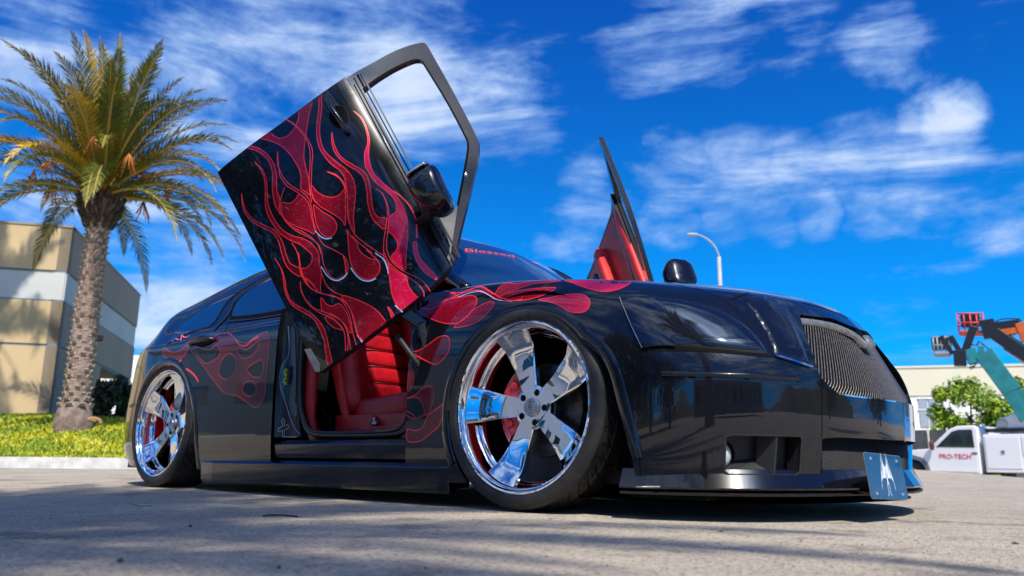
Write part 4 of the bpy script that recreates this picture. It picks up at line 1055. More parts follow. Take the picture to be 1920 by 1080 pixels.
# the same flames fade along the rear door and quarter
z8 = (230, 490); s8 = 4.697
def RF_(pts, parent=rdoor, m='flame_dark', holes=()):
    P = closed(Z(z8, pts, s8), 3); H = [closed(Z(z8, h, s8), 3) for h in holes]
    drape('flame', SR, P, M[m], parent, off=.0009, step=6, holes=H)
    for L_ in [P]+H:
        mb = MB(); ribbon(mb, SR, L_, .006, .0016, closed_=True); mb.build('pinstripe', M['stripe_dark'], parent, True)
RF_([(560, 720), (650, 700), (760, 690), (860, 640), (950, 640), (1000, 690), (1090, 720), (1180, 660), (1285, 622), (1292, 760), (1280, 900), (1262, 1080), (1250, 1200), (1180, 1290), (1080, 1230), (1000, 1180), (900, 1160), (820, 1070), (740, 960), (660, 850), (600, 780)],
    holes=[[(925, 818), (975, 825), (1005, 900), (975, 1000), (905, 1040), (852, 990), (868, 890)], [(1020, 760), (1100, 780), (1200, 700), (1185, 780), (1110, 850), (1040, 840)], [(1140, 910), (1235, 870), (1232, 1000), (1160, 1020), (1100, 960)],
           [(650, 760), (760, 780), (840, 740), (850, 830), (750, 900), (690, 860)], [(1080, 1070), (1150, 1060), (1180, 1130), (1130, 1190), (1060, 1150)]])
RF_([(370, 760), (430, 800), (520, 780), (590, 700), (560, 820), (450, 870), (360, 830)], quarter)
mb = MB(); ribbon(mb, SR, curve(Z(z8, [(560, 945), (600, 970), (640, 1010), (670, 1060)], s8), 5), .014, .002); mb.build('pinstripe', M['stripe'], rdoor, True)
mb = MB(); ribbon(mb, SR, curve(Z(z8, [(390, 915), (440, 905), (490, 890), (525, 865)], s8), 5), .012, .002); mb.build('pinstripe', M['stripe'], quarter, True)
mb = MB(); ribbon(mb, SR, curve(Z(z8, [(1000, 690), (1030, 735), (1090, 740), (1150, 690), (1200, 665)], s8), 5), .009, .002); mb.build('pinstripe', M['stripe'], rdoor, True)

# ---- side glass, dark frames, handle of the rear door ----
P_W1 = np.vstack([curve([(433, 596), (437, 580), (447, 562), (470, 540), (500, 520), (545, 500)], 5), curve([(545, 500), (560, 572)], 3)[1:], curve([(560, 572), (525, 584), (480, 592), (433, 597)], 4)[1:-1]])
g1 = drape('side_window', SR, P_W1, M['glass_dark'], rdoor, off=.003, step=8)
mb = MB(); ribbon(mb, SR, P_W1, .022, .0035, closed_=True); mb.build('window_surround', M['gap'], rdoor, True)
mb = MB(); ribbon(mb, SR, curve([(428, 603), (480, 598), (530, 590), (555, 583)], 4), .012, .006); mb.build('belt_moulding', M['trim_satin'], rdoor, True)
mb = MB(); ribbon(mb, SR, curve([(400, 620), (428, 590), (440, 566), (463, 545), (500, 522)], 5), .03, .005); mb.build('window_surround', M['trim'], quarter, True)
P_W2 = np.vstack([curve([(313, 646), (322, 630), (345, 606), (372, 585), (410, 563), (450, 545), (478, 529)], 5), curve([(478, 529), (455, 543), (432, 560), (418, 578), (405, 600), (393, 612)], 5)[1:], curve([(393, 612), (360, 622), (330, 636), (313, 646)], 4)[1:-1]])
g2 = drape('quarter_window', SR, P_W2, M['glass_dark'], quarter, off=.003, step=7)
mb = MB(); ribbon(mb, SR, P_W2, .014, .0035, closed_=True); mb.build('window_surround', M['trim'], quarter, True)
mb = MB(); P_ = curve([(343, 640), (365, 632), (392, 631), (402, 641)], 5)
drape('handle_cup', SR, closed([(362, 640), (374, 631), (392, 630), (402, 638), (392, 648), (374, 651)], 4), M['gap'], rdoor, off=.002, step=5)
def onr(px, py, off): L, n = SR.hit(px, py); return L+n*off
mb = MB(); mb.tube([onr(358, 646, .004), onr(366, 642, .028), onr(385, 639, .034), onr(398, 637, .028), onr(404, 637, .004)], [.013, .016, .016, .015, .012], 12); mb.build('door_handle', M['trim'], rdoor, True)
mb = MB(); ribbon(mb, SR, [(323, 642), (330, 636), (336, 638), (343, 632), (350, 634), (357, 630)], .007, .006); mb.build('window_script', M['pink_print'], quarter, True)
mb = MB(); ribbon(mb, SR, [(340, 640), (342, 628), (346, 634)], .006, .006); mb.build('window_script', M['pink_print'], quarter, True)
# rear bumper step and lamp
mb = MB(); ribbon(mb, SR, curve([(244, 762), (252, 758), (262, 754)], 4), .02, .004); mb.build('bumper_step', M['trim'], rbump, True)

# ---- door aperture: pillar face, seals, striker ----
pj = lambda x, y, z: (x, y, z)
V = []; secs = [(.30, -1.74, -1.60), (.45, -1.75, -1.62), (.65, -1.76, -1.625), (.85, -1.77, -1.63), (.98, -1.76, -1.63)]
rows = []
for z, xa, xb in secs: rows.append([(xa, -.925, z), (xa+.015, -.895, z), (xa+.055, -.872, z), (xb-.02, -.865, z), (xb, -.875, z), (xb+.02, -.885, z), (xb+.03, -.86, z), (xb+.035, -.80, z)])
GJ = smooth_grid(rows, [6]*4, [3]*7); build('pillar_face', GJ.reshape(-1, 3), grid_faces(GJ.shape[0], GJ.shape[1]), M['seal'], car)
SJ = Surf(GJ.reshape(-1, 3), grid_faces(GJ.shape[0], GJ.shape[1]))
drape('pillar_plate', SJ, np.vstack([curve([(543, 610), (545, 640), (543, 668), (529, 690), (527, 718), (536, 745), (548, 775)], 5), curve([(548, 775), (557, 778), (556, 700), (553, 620), (543, 610)], 4)[1:-1]]), M['jamb'], car, off=.003, step=6)
mb = MB(); ribbon(mb, SJ, curve([(541, 612), (543, 640), (541, 668), (527, 690), (525, 720), (534, 748), (548, 790), (562, 815)], 6), .003, .005); mb.build('plate_edge', M['stripe_blue'], car, True)
# aperture seal: rounded loop
def loopseal(name, pts, r, m, y): 
    P = curve([(p[0], y, p[1]) for p in pts], 6); mb = MB(); mb.tube(P, r, 8); return mb.build(name, m, car, True)
ap = [(-1.60, .98), (-1.60, .70), (-1.585, .50), (-1.54, .38), (-1.46, .318), (-1.2, .306), (-.90, .306), (-.76, .318), (-.70, .37), (-.68, .50), (-.675, .80), (-.675, .95)]
loopseal('aperture_seal', ap, .016, M['seal'], -.875); loopseal('aperture_edge', [(x+(.02 if x < -1.1 else -.02), z+.012) for x, z in ap], .007, M['trim_satin'], -.892)
st_c, st_n = SJ.hit(540, 704)
for dz_, nm in ((0.016, 'striker_upper'), (-.030, 'striker_lower')):
    V, F = lathe([(0, .014), (.012, .013), (.015, .010), (.024, .009), (.026, .0)], 6, st_c+Vector((0, 0, dz_)), st_n.to_track_quat('Z', 'Y').to_matrix()); build(nm, V, F, M['zinc'], car, False)
    V, F = lathe([(0, .018), (.006, .017), (.007, .012), (.011, .012), (.0115, .015), (.013, .015), (.0135, .01)], 16, st_c+Vector((0, 0, dz_)), st_n.to_track_quat('Z', 'Y').to_matrix()); build('striker_bolt', V, F, M['mesh_dark'], car)
mb = MB(); mb.box(st_c+st_n*.004+Vector((0, 0, .0)), (.05, .012, .10)); bevel(mb.build('striker_plate', M['zinc'] if False else M['trim'], car), .004)
# pinstriped cross on the door frame
cc = [(531, 784), (534, 789), (533, 799), (541, 796), (542, 800), (541, 804), (534, 806), (533, 819), (534, 827), (532, 832), (529, 827), (530, 819), (530, 806), (524, 810), (521, 809), (522, 803), (530, 800), (530, 794), (528, 790)]
mb = MB(); ribbon(mb, SJ, cc, .0032, .004, closed_=True); mb.build('pinstriped_cross', M['stripe_white'], car, True)

# ---- interior: floor, seat, belt, side trims ----
mb = MB(); mb.box((-1.25, 0, .27), (1.5, 1.6, .04)); mb.build('floor_carpet', M['carpet'], car)
mb = MB(); mb.box((-1.85, .1, .75), (.05, 1.5, .9)); mb.build('rear_bulkhead', M['leather_dark'], car)
mb = MB(); mb.box((-1.25, .62, .60), (1.1, .04, .7)); mb.build('far_opening_block', M['leather_dark'], car)  # added panel closing the open far doorway so no daylight shows through
mb = MB(); mb.box((-1.15, -.02, .42), (1.3, .24, .32)); bevel(mb.build('centre_console', M['leather_dark'], car), .03, 3)
def cushion(name, c, s, R=None, m='leather', e=4., shape=None, parent=car):
    V, F = superell(Vector(c), s[0], s[1], s[2], R, e, 40, 28, shape); return build(name, V, F, M[m], parent, fix=True)
Ry = lambda a: Matrix.Rotation(math.radians(a), 3, 'Y')
seat = sub('seat', car)
cushion('seat_cushion', (-1.13, -.47, .415), (.30, .25, .085), Ry(-4), shape=lambda v: Vector((v.x, v.y, v.z+.035*(abs(v.y)/.25)**3+.02*(v.x/.3)**2)), parent=seat)
cushion('seat_base', (-1.13, -.47, .335), (.33, .27, .05), None, 'leather', 6, parent=seat)
mb = MB(); mb.box((-1.13, -.735, .355), (.66, .015, .12)); bevel(mb.build('seat_side_cover', M['leather'], seat), .006)
Rb = Ry(-14)
cushion('backrest', (-1.50, -.47, .78), (.085, .25, .36), Rb, parent=seat)
for sgy in (-1, 1): cushion('backrest_bolster', (-1.44, -.47+sgy*.215, .75), (.10, .055, .33), Rb, shape=lambda v: Vector((v.x, v.y, v.z)), parent=seat)
for k in range(6):
    cc_ = Vector((-1.50, -.47, .78))+Rb @ Vector((.073, 0, -.26+k*.095)); cushion('pleat', cc_, (.028, .155, .046), Rb, 'leather', 3.2, parent=seat)
cushion('headrest', (-1.62, -.47, 1.22), (.05, .13, .09), Rb, 'leather', 3, parent=seat)
cushion('seat_bolster_panel', (-1.46, -.735, .62), (.035, .018, .26), Ry(-22), 'leather_hot', 3, parent=seat)
mb = MB(); mb.tube([(-1.13, -.742, .40), (-1.105, -.765, .375)], .009, 10); mb.tube([(-1.118, -.765, .368), (-1.085, -.765, .362)], [.014, .012], 10); mb.build('recliner_knob', M['steel'], seat, True)
cushion('pillar_trim', (-1.545, -.845, .60), (.045, .02, .40), None, 'leather', 3, shape=lambda v: Vector((v.x+.10*max(0, -v.z-.2)/.2, v.y, v.z)))
mb = MB(); mb.tube(curve([(-1.56, -.83, .40), (-1.50, -.83, .335), (-1.42, -.83, .315), (-1.2, -.83, .312)], 5), .014, 8); mb.build('aperture_trim', M['leather'], car, True)
mb = MB(); mb.box((-1.12, -.835, .310), (.62, .035, .006)); mb.build('tread_plate', M['steel'], car)
mb = MB(); mb.box((-.70, -.42, .72), (.16, .8, .34)); bevel(mb.build('dashboard', M['leather_dark'], car), .03, 3)

mb = MB(); P_ = curve([(-1.585, -.80, .98), (-1.57, -.81, .75), (-1.56, -.80, .50), (-1.45, -.76, .36)], 6); mb.tube(P_, .024, 6, rx=.12); mb.build('seat_belt', M['well'], car, True)
mb = MB(); mb.bar((-1.22, -.205, .46), (-1.19, -.205, .53), .03, .018); bevel(mb.build('belt_buckle', M['trim'], seat), .004)
for k in range(5):
    p = Vector((-1.50, -.47, .78))+Rb @ Vector((.090, 0, -.212+k*.095)); mb = MB(); mb.tube([p+Vector((0, -.15, 0)), p+Vector((0, .15, 0))], .0035, 6); mb.build('seam', M['leather_dark'], seat, True)
mb = MB(); mb.tube(curve([(-1.38, -.705, .425), (-1.13, -.715, .42), (-.88, -.70, .42), (-.82, -.60, .42)], 5), .004, 6); mb.build('piping', M['leather_hot'], seat, True)

# ---- windscreen banner ----
bt = text_mesh('Blessed', .105, .0006, .35, .95); bt.materials.append(M['pink_print'])
def on_screen(name, me, px0, px1, py0, py1, hscale, parent):
    # lay the flat lettering on the glass between two photo points
    a, na = SW.hit(px0, py0); b_, nb = SW.hit(px1, py1); xs = [v.co.x for v in me.vertices]; w0 = min(xs); w1 = max(xs)
    ex = (b_-a); L_ = ex.length; ex.normalize(); nn = (na+nb).normalized(); ey = nn.cross(ex)
    for v in me.vertices:
        t_ = (v.co.x-w0)/(w1-w0); p = a+ex*L_*t_+ey*(v.co.y*hscale); h = SW.b.find_nearest(p)
        d_ = h[1] if h[1].dot(nn) > 0 else -h[1]; v.co = h[0]+d_*.003
    me.update(); o = bpy.data.objects.new(name, me); col.objects.link(o); o.parent = parent; return o
on_screen('banner_lettering', bt, 868, 968, 470, 483, .62, screen)
mb = MB(); ribbon(mb, SW, [(999, 492), (1004, 494), (1010, 496), (1014, 498)], .018, .003); mb.build('banner_lettering', M['pink_print'], screen, True)
mb = MB(); ribbon(mb, SW, [(1020, 501), (1026, 504), (1033, 507)], .012, .003); mb.build('banner_lettering', M['pink_print'], screen, True)

# ---- front plate with winged emblem ----
plate = sub('front_plate', car)
n_ = Vector((math.cos(-.098), math.sin(-.098), 0)); ex_ = Vector((-math.sin(-.098), math.cos(-.098), 0)); ez_ = Vector((0, 0, 1))*math.cos(-.12)+n_*math.sin(-.12)
a_ = ex_*math.cos(-.039)+ez_*math.sin(-.039); b_ = -ex_*math.sin(-.039)+ez_*math.cos(-.039); Rp = Matrix((a_, b_, a_.cross(b_))).transposed()
plate.matrix_local = Matrix.Translation((1.162, -.332, .152)) @ Rp.to_4x4()
def rr_(w_, h_, r, n=6):
    P = []
    for cx, cy, a0 in ((w_/2-r, h_/2-r, 0), (-w_/2+r, h_/2-r, 90), (-w_/2+r, -h_/2+r, 180), (w_/2-r, -h_/2+r, 270)):
        for k in range(n+1): a = math.radians(a0+90*k/n); P.append((cx+r*math.cos(a), cy+r*math.sin(a)))
    return P
def slab2(name, P, z0, z1, m, parent):
    n = len(P); return build(name, [(x, y, z0) for x, y in P]+[(x, y, z1) for x, y in P], [tuple(range(n-1, -1, -1)), tuple(range(n, 2*n))]+[(i, (i+1) % n, (i+1) % n+n, i+n) for i in range(n)], m, parent, False)
slab2('plate_edge', rr_(.302, .154, .012), -.0015, .0005, M['alu'], plate); slab2('plate_panel', rr_(.297, .149, .011), .0005, .0012, M['plate'], plate)
for sx in (-.105, .105):
    for sy in (-.058, .058):
        V, F = lathe([(0, .006), (.004, .0055), (.0062, .003), (.0065, .001)], 14, Vector((sx, sy, 0)), I3); build('plate_bolt', V, F, M['chrome'], plate)
rnd = random.Random(3); em = MB()
for sx in (-1, 1):
    for k in range(13):
        t = k/12; x0 = sx*(.006+.004*t); y0 = .030-.035*t; L_ = .052-.012*t; an = math.radians(78-4*k if k else 80)
        pts = []
        for j in range(7):
            u = j/6; bend = an-math.radians(150)*u*(.55+.45*t)*.55
            pts.append((x0+sx*(math.cos(an)*L_*u*.9+.018*math.sin(u*2.4)*(.4+.6*t)), y0+math.sin(an)*L_*u*(1-.75*u*t)-.045*u*u*t, .0016))
        for j in range(6):
            wd = .0016*(1-.6*j/6); p, q2 = pts[j], pts[j+1]; d = Vector((q2[0]-p[0], q2[1]-p[1], 0)); d.normalize(); nn = Vector((-d.y, d.x, 0))*wd
            em.add([Vector(p)-nn, Vector(q2)-nn*.8, Vector(q2)+nn*.8, Vector(p)+nn], [(0, 1, 2, 3)])
    tail = [(sx*.004, -.02), (sx*.008, -.04), (sx*.006, -.052), (sx*.014, -.066)]
    for p, q2 in zip(tail, tail[1:]):
        d = Vector((q2[0]-p[0], q2[1]-p[1], 0)).normalized(); nn = Vector((-d.y, d.x, 0))*.0012; em.add([Vector((*p, .0016))-nn, Vector((*q2, .0016))-nn, Vector((*q2, .0016))+nn, Vector((*p, .0016))+nn], [(0, 1, 2, 3)])
em.add([(-.003, .035, .0016), (.003, .035, .0016), (.0035, -.02, .0016), (0, -.03, .0016), (-.0035, -.02, .0016)], [(0, 4, 3, 2, 1)])
o = em.build('winged_emblem', M['white_print'], plate)
mb = MB(); mb.bar((1.155, -.33, .09), (1.05, -.36, .10), .05, .008); mb.build('plate_bracket', M['trim'], car)

# ================================================================== THE PLACE
def st(o): o['kind'] = 'structure'; return o
def stuff(o, label, cat): o['kind'] = 'stuff'; o['label'] = label; o['category'] = cat; return o
# ---- asphalt: nearly flat, falls away beyond the car towards the yard on the right ----
EX0, EY0 = -1.70+0, 10.8
def gz(x, y):
    # signed distance past the crest line through (-1.7,10.8) and (.78,4.5)
    dx, dy = .78+1.70, 4.52-10.82; L_ = math.hypot(dx, dy); nx, ny = -dy/L_, dx/L_
    d = (x+1.70)*nx + (y-10.82)*ny
    d2 = math.hypot(x, y)
    if d <= 0: return 0.
    t = min(1, d/10.); return -.62*t*t*(3-2*t)
def axis_vals(segs):
    out = []
    for a, b_, n in segs: out += list(np.linspace(a, b_, n, False))
    return out+[segs[-1][1]]
ax_ = axis_vals([(-900, -120, 8), (-120, -20, 12), (-20, -4, 16), (-4, 4, 40), (4, 30, 40), (30, 120, 12), (120, 900, 8)])
ay_ = axis_vals([(-900, -120, 8), (-120, -20, 12), (-20, -4, 20), (-4, 4, 40), (4, 40, 50), (40, 140, 14), (140, 900, 8)])
V = [(x, y, gz(x, y)) for x in ax_ for y in ay_]
m = mat('asphalt', (.1, .1, .1), .85); nt, b = nodes(m); t = nt.new('ShaderNodeTexCoord'); tv = t.outputs['Object']
big = nt.noise(tv, .55, 5, .6); med = nt.noise(tv, 7, 6, .65); fine = nt.noise(tv, 170, 3, .6); fin2 = nt.noise(tv, 480, 2)
vo = nt.new('ShaderNodeTexVoronoi'); vo.inputs['Scale'].default_value = 150; nt.link(tv, vo.inputs['Vector'])
c = nt.mix(nt.smooth(big, .35, .65), (.52, .43, .31, 1), (.66, .56, .42, 1))
c = nt.mix(nt.smooth(med, .3, .7, 0, .4), c, (.28, .24, .19, 1))
c = nt.mix(nt.smooth(fine, .45, .75, 0, .6), c, (.48, .44, .37, 1))
c = nt.mix(nt.smooth(vo.outputs['Distance'], .0, .22, .75, 0), c, (.09, .083, .075, 1))
rnd_ = nt.math('GREATER_THAN', vo.outputs['Color'], .93); c = nt.mix(nt.math('MULTIPLY', rnd_, .7), c, (.42, .40, .36, 1))
crk = nt.new('ShaderNodeTexVoronoi'); crk.feature = 'DISTANCE_TO_EDGE'; crk.inputs['Scale'].default_value = .9; nt.link(nt.vmath('ADD', tv, nt.vmath('SCALE', nt.noise(tv, 4, 4, out='Color'), None) if False else nt.noise(tv, 3, 4, out='Color')), crk.inputs['Vector'])
ck = nt.math('MULTIPLY', nt.smooth(crk.outputs['Distance'], .0, .006, .8, 0), nt.smooth(big, .48, .56)); c = nt.mix(ck, c, (.03, .03, .03, 1))
nt.link(c, b.inputs['Base Color'])
spk = nt.noise(tv, 62, 4, .7); c = nt.mix(nt.smooth(spk, .52, .62, 0, .8), c, (.12, .105, .09, 1)); c = nt.mix(nt.smooth(nt.noise(tv, 38, 6, .75), .54, .66, 0, .7), c, (.52, .47, .39, 1)); stn = nt.noise(tv, 2.3, 7, .7); c = nt.mix(nt.smooth(stn, .52, .66, 0, .7), c, (.15, .135, .12, 1)); nt.link(c, b.inputs['Base Color'])
hh = nt.math('ADD', nt.math('MULTIPLY', vo.outputs['Distance'], .8), nt.math('ADD', nt.math('MULTIPLY', fine, .9), nt.math('MULTIPLY', med, 1.2))); bump(nt, b, nt.math('ADD', hh, nt.math('MULTIPLY', spk, 1.8)), 1.0, .008)
st(build('parking_lot', V, grid_faces(len(ax_), len(ay_), False), m, None))
if bpy.data.objects['parking_lot'].data.polygons[0].normal.z < 0: bpy.data.objects['parking_lot'].data.flip_normals()
def gmesh(name, fn, u0, u1, nu, v0, v1, nv, m, parent=None, smooth=True):
    V = [fn(u0+(u1-u0)*i/nu, v0+(v1-v0)*j/nv) for i in range(nu+1) for j in range(nv+1)]
    o = build(name, V, grid_faces(nu+1, nv+1), m, parent, smooth)
    if o.data.polygons[0].normal.z < 0: o.data.flip_normals()
    return o

# ---- kerb and lawn at the left ----
g0 = at_axis(0, 878, 2, 0); g1 = at_axis(215, 880, 2, 0)
kd = Vector((g1.x-g0.x, g1.y-g0.y, 0)).normalized(); kn = Vector((-kd.y, kd.x, 0))
if kn.dot(g0-CAM) < 0: kn = -kn
g0 = Vector((g0.x, g0.y, 0)); 
M['concrete'] = noisy('kerb_concrete', (.50, .49, .46), (.38, .37, .34), 6, .85, .4, .004, bscale=60)
KP = lambda s_, d, z: g0+kd*s_+kn*d+Vector((0, 0, z))
kprof = [(-.30, .004), (-.02, .008), (0, .10), (.015, .148), (.04, .155), (.15, .155), (.155, .12)]
klen = (Vector((g1.x, g1.y, 0))-g0).length
V = []; F = []; rows = [-40, -20, -8, -4, 0, 1, klen+.05, klen+.30]; kk = len(kprof)
for i, s_ in enumerate(rows):
    drop = 1 if i < len(rows)-1 else .14
    for d, z in kprof: V.append(KP(s_, d, z*drop if z > .01 else z))
o = build('kerb', V, grid_faces(len(rows), kk), M['concrete'], None, False, fix=True); st(o)
V = []; rows2 = [klen+.30, klen+2, klen+4.5]
for s_ in rows2:
    for d, z in kprof: V.append(KP(s_, d, z*.14 if z > .01 else z))
M['concrete2'] = noisy('yellowish_concrete', (.46, .43, .30), (.36, .34, .25), 6, .85, .4, .004)
st(build('dropped_kerb', V, grid_faces(len(rows2), kk), M['concrete2'], None, False, fix=True))
def lz(s_, d):   # lawn height above the lot: a low bank rising to the building
    d = d-.15; t = min(1, max(0, d/7.0)); return .13+.86*t*t*(3-2*t)+.05*math.sin(s_*.9+d*.7)*min(1, d/2)
M['soil'] = noisy('lawn_soil', (.10, .14, .02), (.16, .20, .03), 3, .95, .5, .02)
lawn = gmesh('lawn_bank', lambda s_, d: KP(s_, d, lz(s_, d)), -30, klen+4, 44, .15, 24, 40, M['soil']); st(lawn)
# ground cover: thousands of small leaves
m = mat('lawn_leaf', (.12, .22, .012), .55); nt, b = nodes(m); t = nt.new('ShaderNodeTexCoord')
n_a = nt.noise(t.outputs['Object'], 1.1, 4); n_b = nt.noise(t.outputs['Object'], 14, 3)
c = nt.mix(nt.smooth(n_a, .38, .62), (.24, .33, .008, 1), (.58, .52, .012, 1)); c = nt.mix(nt.smooth(n_b, .4, .7, 0, .7), c, (.10, .20, .008, 1)); nt.link(c, b.inputs['Base Color']); b.inputs['Subsurface Weight'].default_value = .0
M['lawn_leaf'] = m
rs = np.random.RandomState(5); nb_ = 90000; S_ = rs.uniform(-9, 7.5, nb_); Dd = .16+10*rs.uniform(0, 1, nb_)**1.5
V = np.zeros((nb_, 3, 3)); base = np.array([list(KP(s_, d, lz(s_, d))) for s_, d in zip(S_, Dd)])
an = rs.uniform(0, 2*PI, nb_); wd = rs.uniform(.012, .03, nb_); ht = rs.uniform(.02, .07, nb_)
V[:, 0] = base+np.stack([np.cos(an)*wd, np.sin(an)*wd, np.zeros(nb_)-.01], 1); V[:, 1] = base-np.stack([np.cos(an)*wd, np.sin(an)*wd, np.zeros(nb_)+.01], 1)
V[:, 2] = base+np.stack([rs.normal(0, .04, nb_), rs.normal(0, .04, nb_), ht], 1)
me = bpy.data.meshes.new('ground_cover'); me.from_pydata(V.reshape(-1, 3).tolist(), [], np.arange(nb_*3).reshape(-1, 3).tolist()); me.update()
stuff(mkobj('ground_cover', me, M['lawn_leaf'], None, False), 'low yellow green ground cover filling the bank behind the kerb', 'ground cover')

# ---- office building at the left ----
def wallmat(name, a, b_, sc=.6): return noisy(name, a, b_, sc, .9, .25, .004, bscale=70)
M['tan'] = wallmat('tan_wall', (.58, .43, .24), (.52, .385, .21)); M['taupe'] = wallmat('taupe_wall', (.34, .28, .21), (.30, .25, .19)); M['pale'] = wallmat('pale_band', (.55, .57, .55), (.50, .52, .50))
M['bluegrey'] = wallmat('blue_grey_joint', (.17, .22, .24), (.15, .20, .22)); M['dark'] = mat('dark_opening', (.015, .013, .012), .5)
def az(px, py):
    d = ray(px, py); return math.atan2(d.y, d.x)
DB = 21.5
def pt(px, py, dist): return at_dist(px, py, dist)
C1 = pt(114, 600, DB); C1.z = 0
C2 = pt(256, 620, 30.0); C2.z = 0
rd = (C2-C1).normalized(); ld = Vector((rd.y, -rd.x, 0))
if ld.dot(Vector((rt.x, rt.y, 0))) > 0: ld = -ld
office = thing('office_building', 'tan office building with pale band and palm shadow on its front', 'building', tuple(C1))
def zat(px, py, P): # height of the photo point at the horizontal distance of P
    d = ray(px, py); return CZ + d.z*math.hypot(P.x-CX, P.y-CY)/math.hypot(d.x, d.y)
zT = zat(140, 428, C1); zb1 = zat(128, 512, C1); zb0 = zat(122, 566, C1); zj = zat(110, 648, C1)
inv_o = Matrix.Translation(-C1)
def wallpiece(name, d_, s0, s1, za, zb_, m, off=0., th=.25, parent=office):
    nrm = Vector((d_.y, -d_.x, 0)); 
    if nrm.dot(CAM-C1) < 0 and d_ is ld: nrm = -nrm
    if d_ is rd and nrm.dot(-ld) > 0: nrm = -nrm
    o_ = nrm*off; V = []
    for s_ in (s0, s1):
        for z in (za, zb_): V.append(d_*s_+o_+Vector((0, 0, z))); V.append(d_*s_+o_-nrm*th+Vector((0, 0, z)))
    return build(name, V, [(0, 4, 6, 2), (1, 3, 7, 5), (0, 2, 3, 1), (4, 5, 7, 6), (2, 6, 7, 3), (0, 1, 5, 4)], m, parent, False, fix=True)
ldn = Vector((ld.y, -ld.x, 0)); ldn = ldn if ldn.dot(CAM-C1) > 0 else -ldn
rdn = Vector((rd.y, -rd.x, 0)); rdn = rdn if rdn.dot(ld) < 0 else -rdn
def wp(name, face, s0, s1, za, zb_, m, off=0., th=.25):
    d_, nrm = (ld, ldn) if face == 'L' else (rd, rdn)
    V = []
    for s_ in (s0, s1):
        for z in (za, zb_): V.append(d_*s_+nrm*off+Vector((0, 0, z))); V.append(d_*s_+nrm*(off-th)+Vector((0, 0, z)))
    return build(name, V, [(0, 4, 6, 2), (1, 3, 7, 5), (0, 2, 3, 1), (4, 5, 7, 6), (2, 6, 7, 3), (0, 1, 5, 4)], m, office, False, fix=True)
WL = (C2-C1).length
LL = 14
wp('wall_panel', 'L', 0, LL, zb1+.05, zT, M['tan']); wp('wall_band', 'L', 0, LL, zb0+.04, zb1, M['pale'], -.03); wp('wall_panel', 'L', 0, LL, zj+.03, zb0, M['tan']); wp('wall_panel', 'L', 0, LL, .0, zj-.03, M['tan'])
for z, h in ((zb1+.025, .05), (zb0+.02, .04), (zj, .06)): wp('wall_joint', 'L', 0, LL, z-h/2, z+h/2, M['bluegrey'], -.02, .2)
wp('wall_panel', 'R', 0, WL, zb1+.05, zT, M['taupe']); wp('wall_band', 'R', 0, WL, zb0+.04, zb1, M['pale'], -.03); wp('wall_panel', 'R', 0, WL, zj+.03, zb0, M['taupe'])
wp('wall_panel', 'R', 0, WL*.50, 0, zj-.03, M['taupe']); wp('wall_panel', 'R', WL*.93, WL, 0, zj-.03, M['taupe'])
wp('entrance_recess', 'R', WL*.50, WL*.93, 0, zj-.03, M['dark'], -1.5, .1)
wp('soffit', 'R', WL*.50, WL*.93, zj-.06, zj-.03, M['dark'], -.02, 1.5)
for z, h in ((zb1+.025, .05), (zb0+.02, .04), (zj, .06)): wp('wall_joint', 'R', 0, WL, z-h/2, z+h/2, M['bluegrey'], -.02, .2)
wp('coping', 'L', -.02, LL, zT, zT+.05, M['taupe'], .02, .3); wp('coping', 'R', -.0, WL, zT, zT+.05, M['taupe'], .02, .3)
mb = MB(); p = rd*(WL*.36)+rdn*.12+Vector((0, 0, (zj+zb0)/2+.1)); mb.box(p, (.22, .22, .16)); bevel(mb.build('security_light', M['dark'], office), .03)
rfz = [ld*LL, Vector((0, 0, 0)), rd*WL, rd*WL-rdn*14, ld*LL-rdn*14-ldn*0]
V = [v+Vector((0, 0, zT-.3)) for v in rfz]; build('roof', V, [tuple(range(5))], M['taupe'], office, False)

# pale building seen between the office and the car
far_b = thing('warehouse', 'white distant warehouse glimpsed between the tan office and the car', 'building', tuple(Vector((at_dist(240, 700, 60).x, at_dist(240, 700, 60).y, 0))))
M['white_wall'] = wallmat('white_wall', (.80, .79, .74), (.74, .73, .69), .2)
def bigbox(parent, px0, px1, py_top, dist, depth, m, name='wall', zb_=-.6, jz=()):
    A = at_dist(px0, 700, dist); B = at_dist(px1, 700, dist); A.z = B.z = 0; c0 = Vector(parent.location); d = (B-A).normalized(); nn = Vector((-d.y, d.x, 0)); nn = nn if nn.dot(A-CAM) > 0 else -nn
    zt = zat(px0, py_top, A); V = [A, B, B+nn*depth, A+nn*depth]; V = [v-c0 for v in V]; V = [v+Vector((0, 0, zb_)) for v in V]+[v+Vector((0, 0, zt)) for v in V]
    for v in V: v.z -= c0.z*0
    o = build(name, V, [(0, 1, 5, 4), (1, 2, 6, 5), (2, 3, 7, 6), (3, 0, 4, 7), (4, 5, 6, 7)], m, parent, False, fix=True)
    return A, B, d, nn, zt
A, B, d, nn, zt = bigbox(far_b, 180, 420, 662, 60, 20, M['white_wall'])
mb = MB(); mb.bar(A-far_b.location+Vector((0, 0, zt*.72))-nn*.05, B-far_b.location+Vector((0, 0, zt*.72))-nn*.05, .06, .08); mb.build('wall_joint', M['taupe'], far_b)

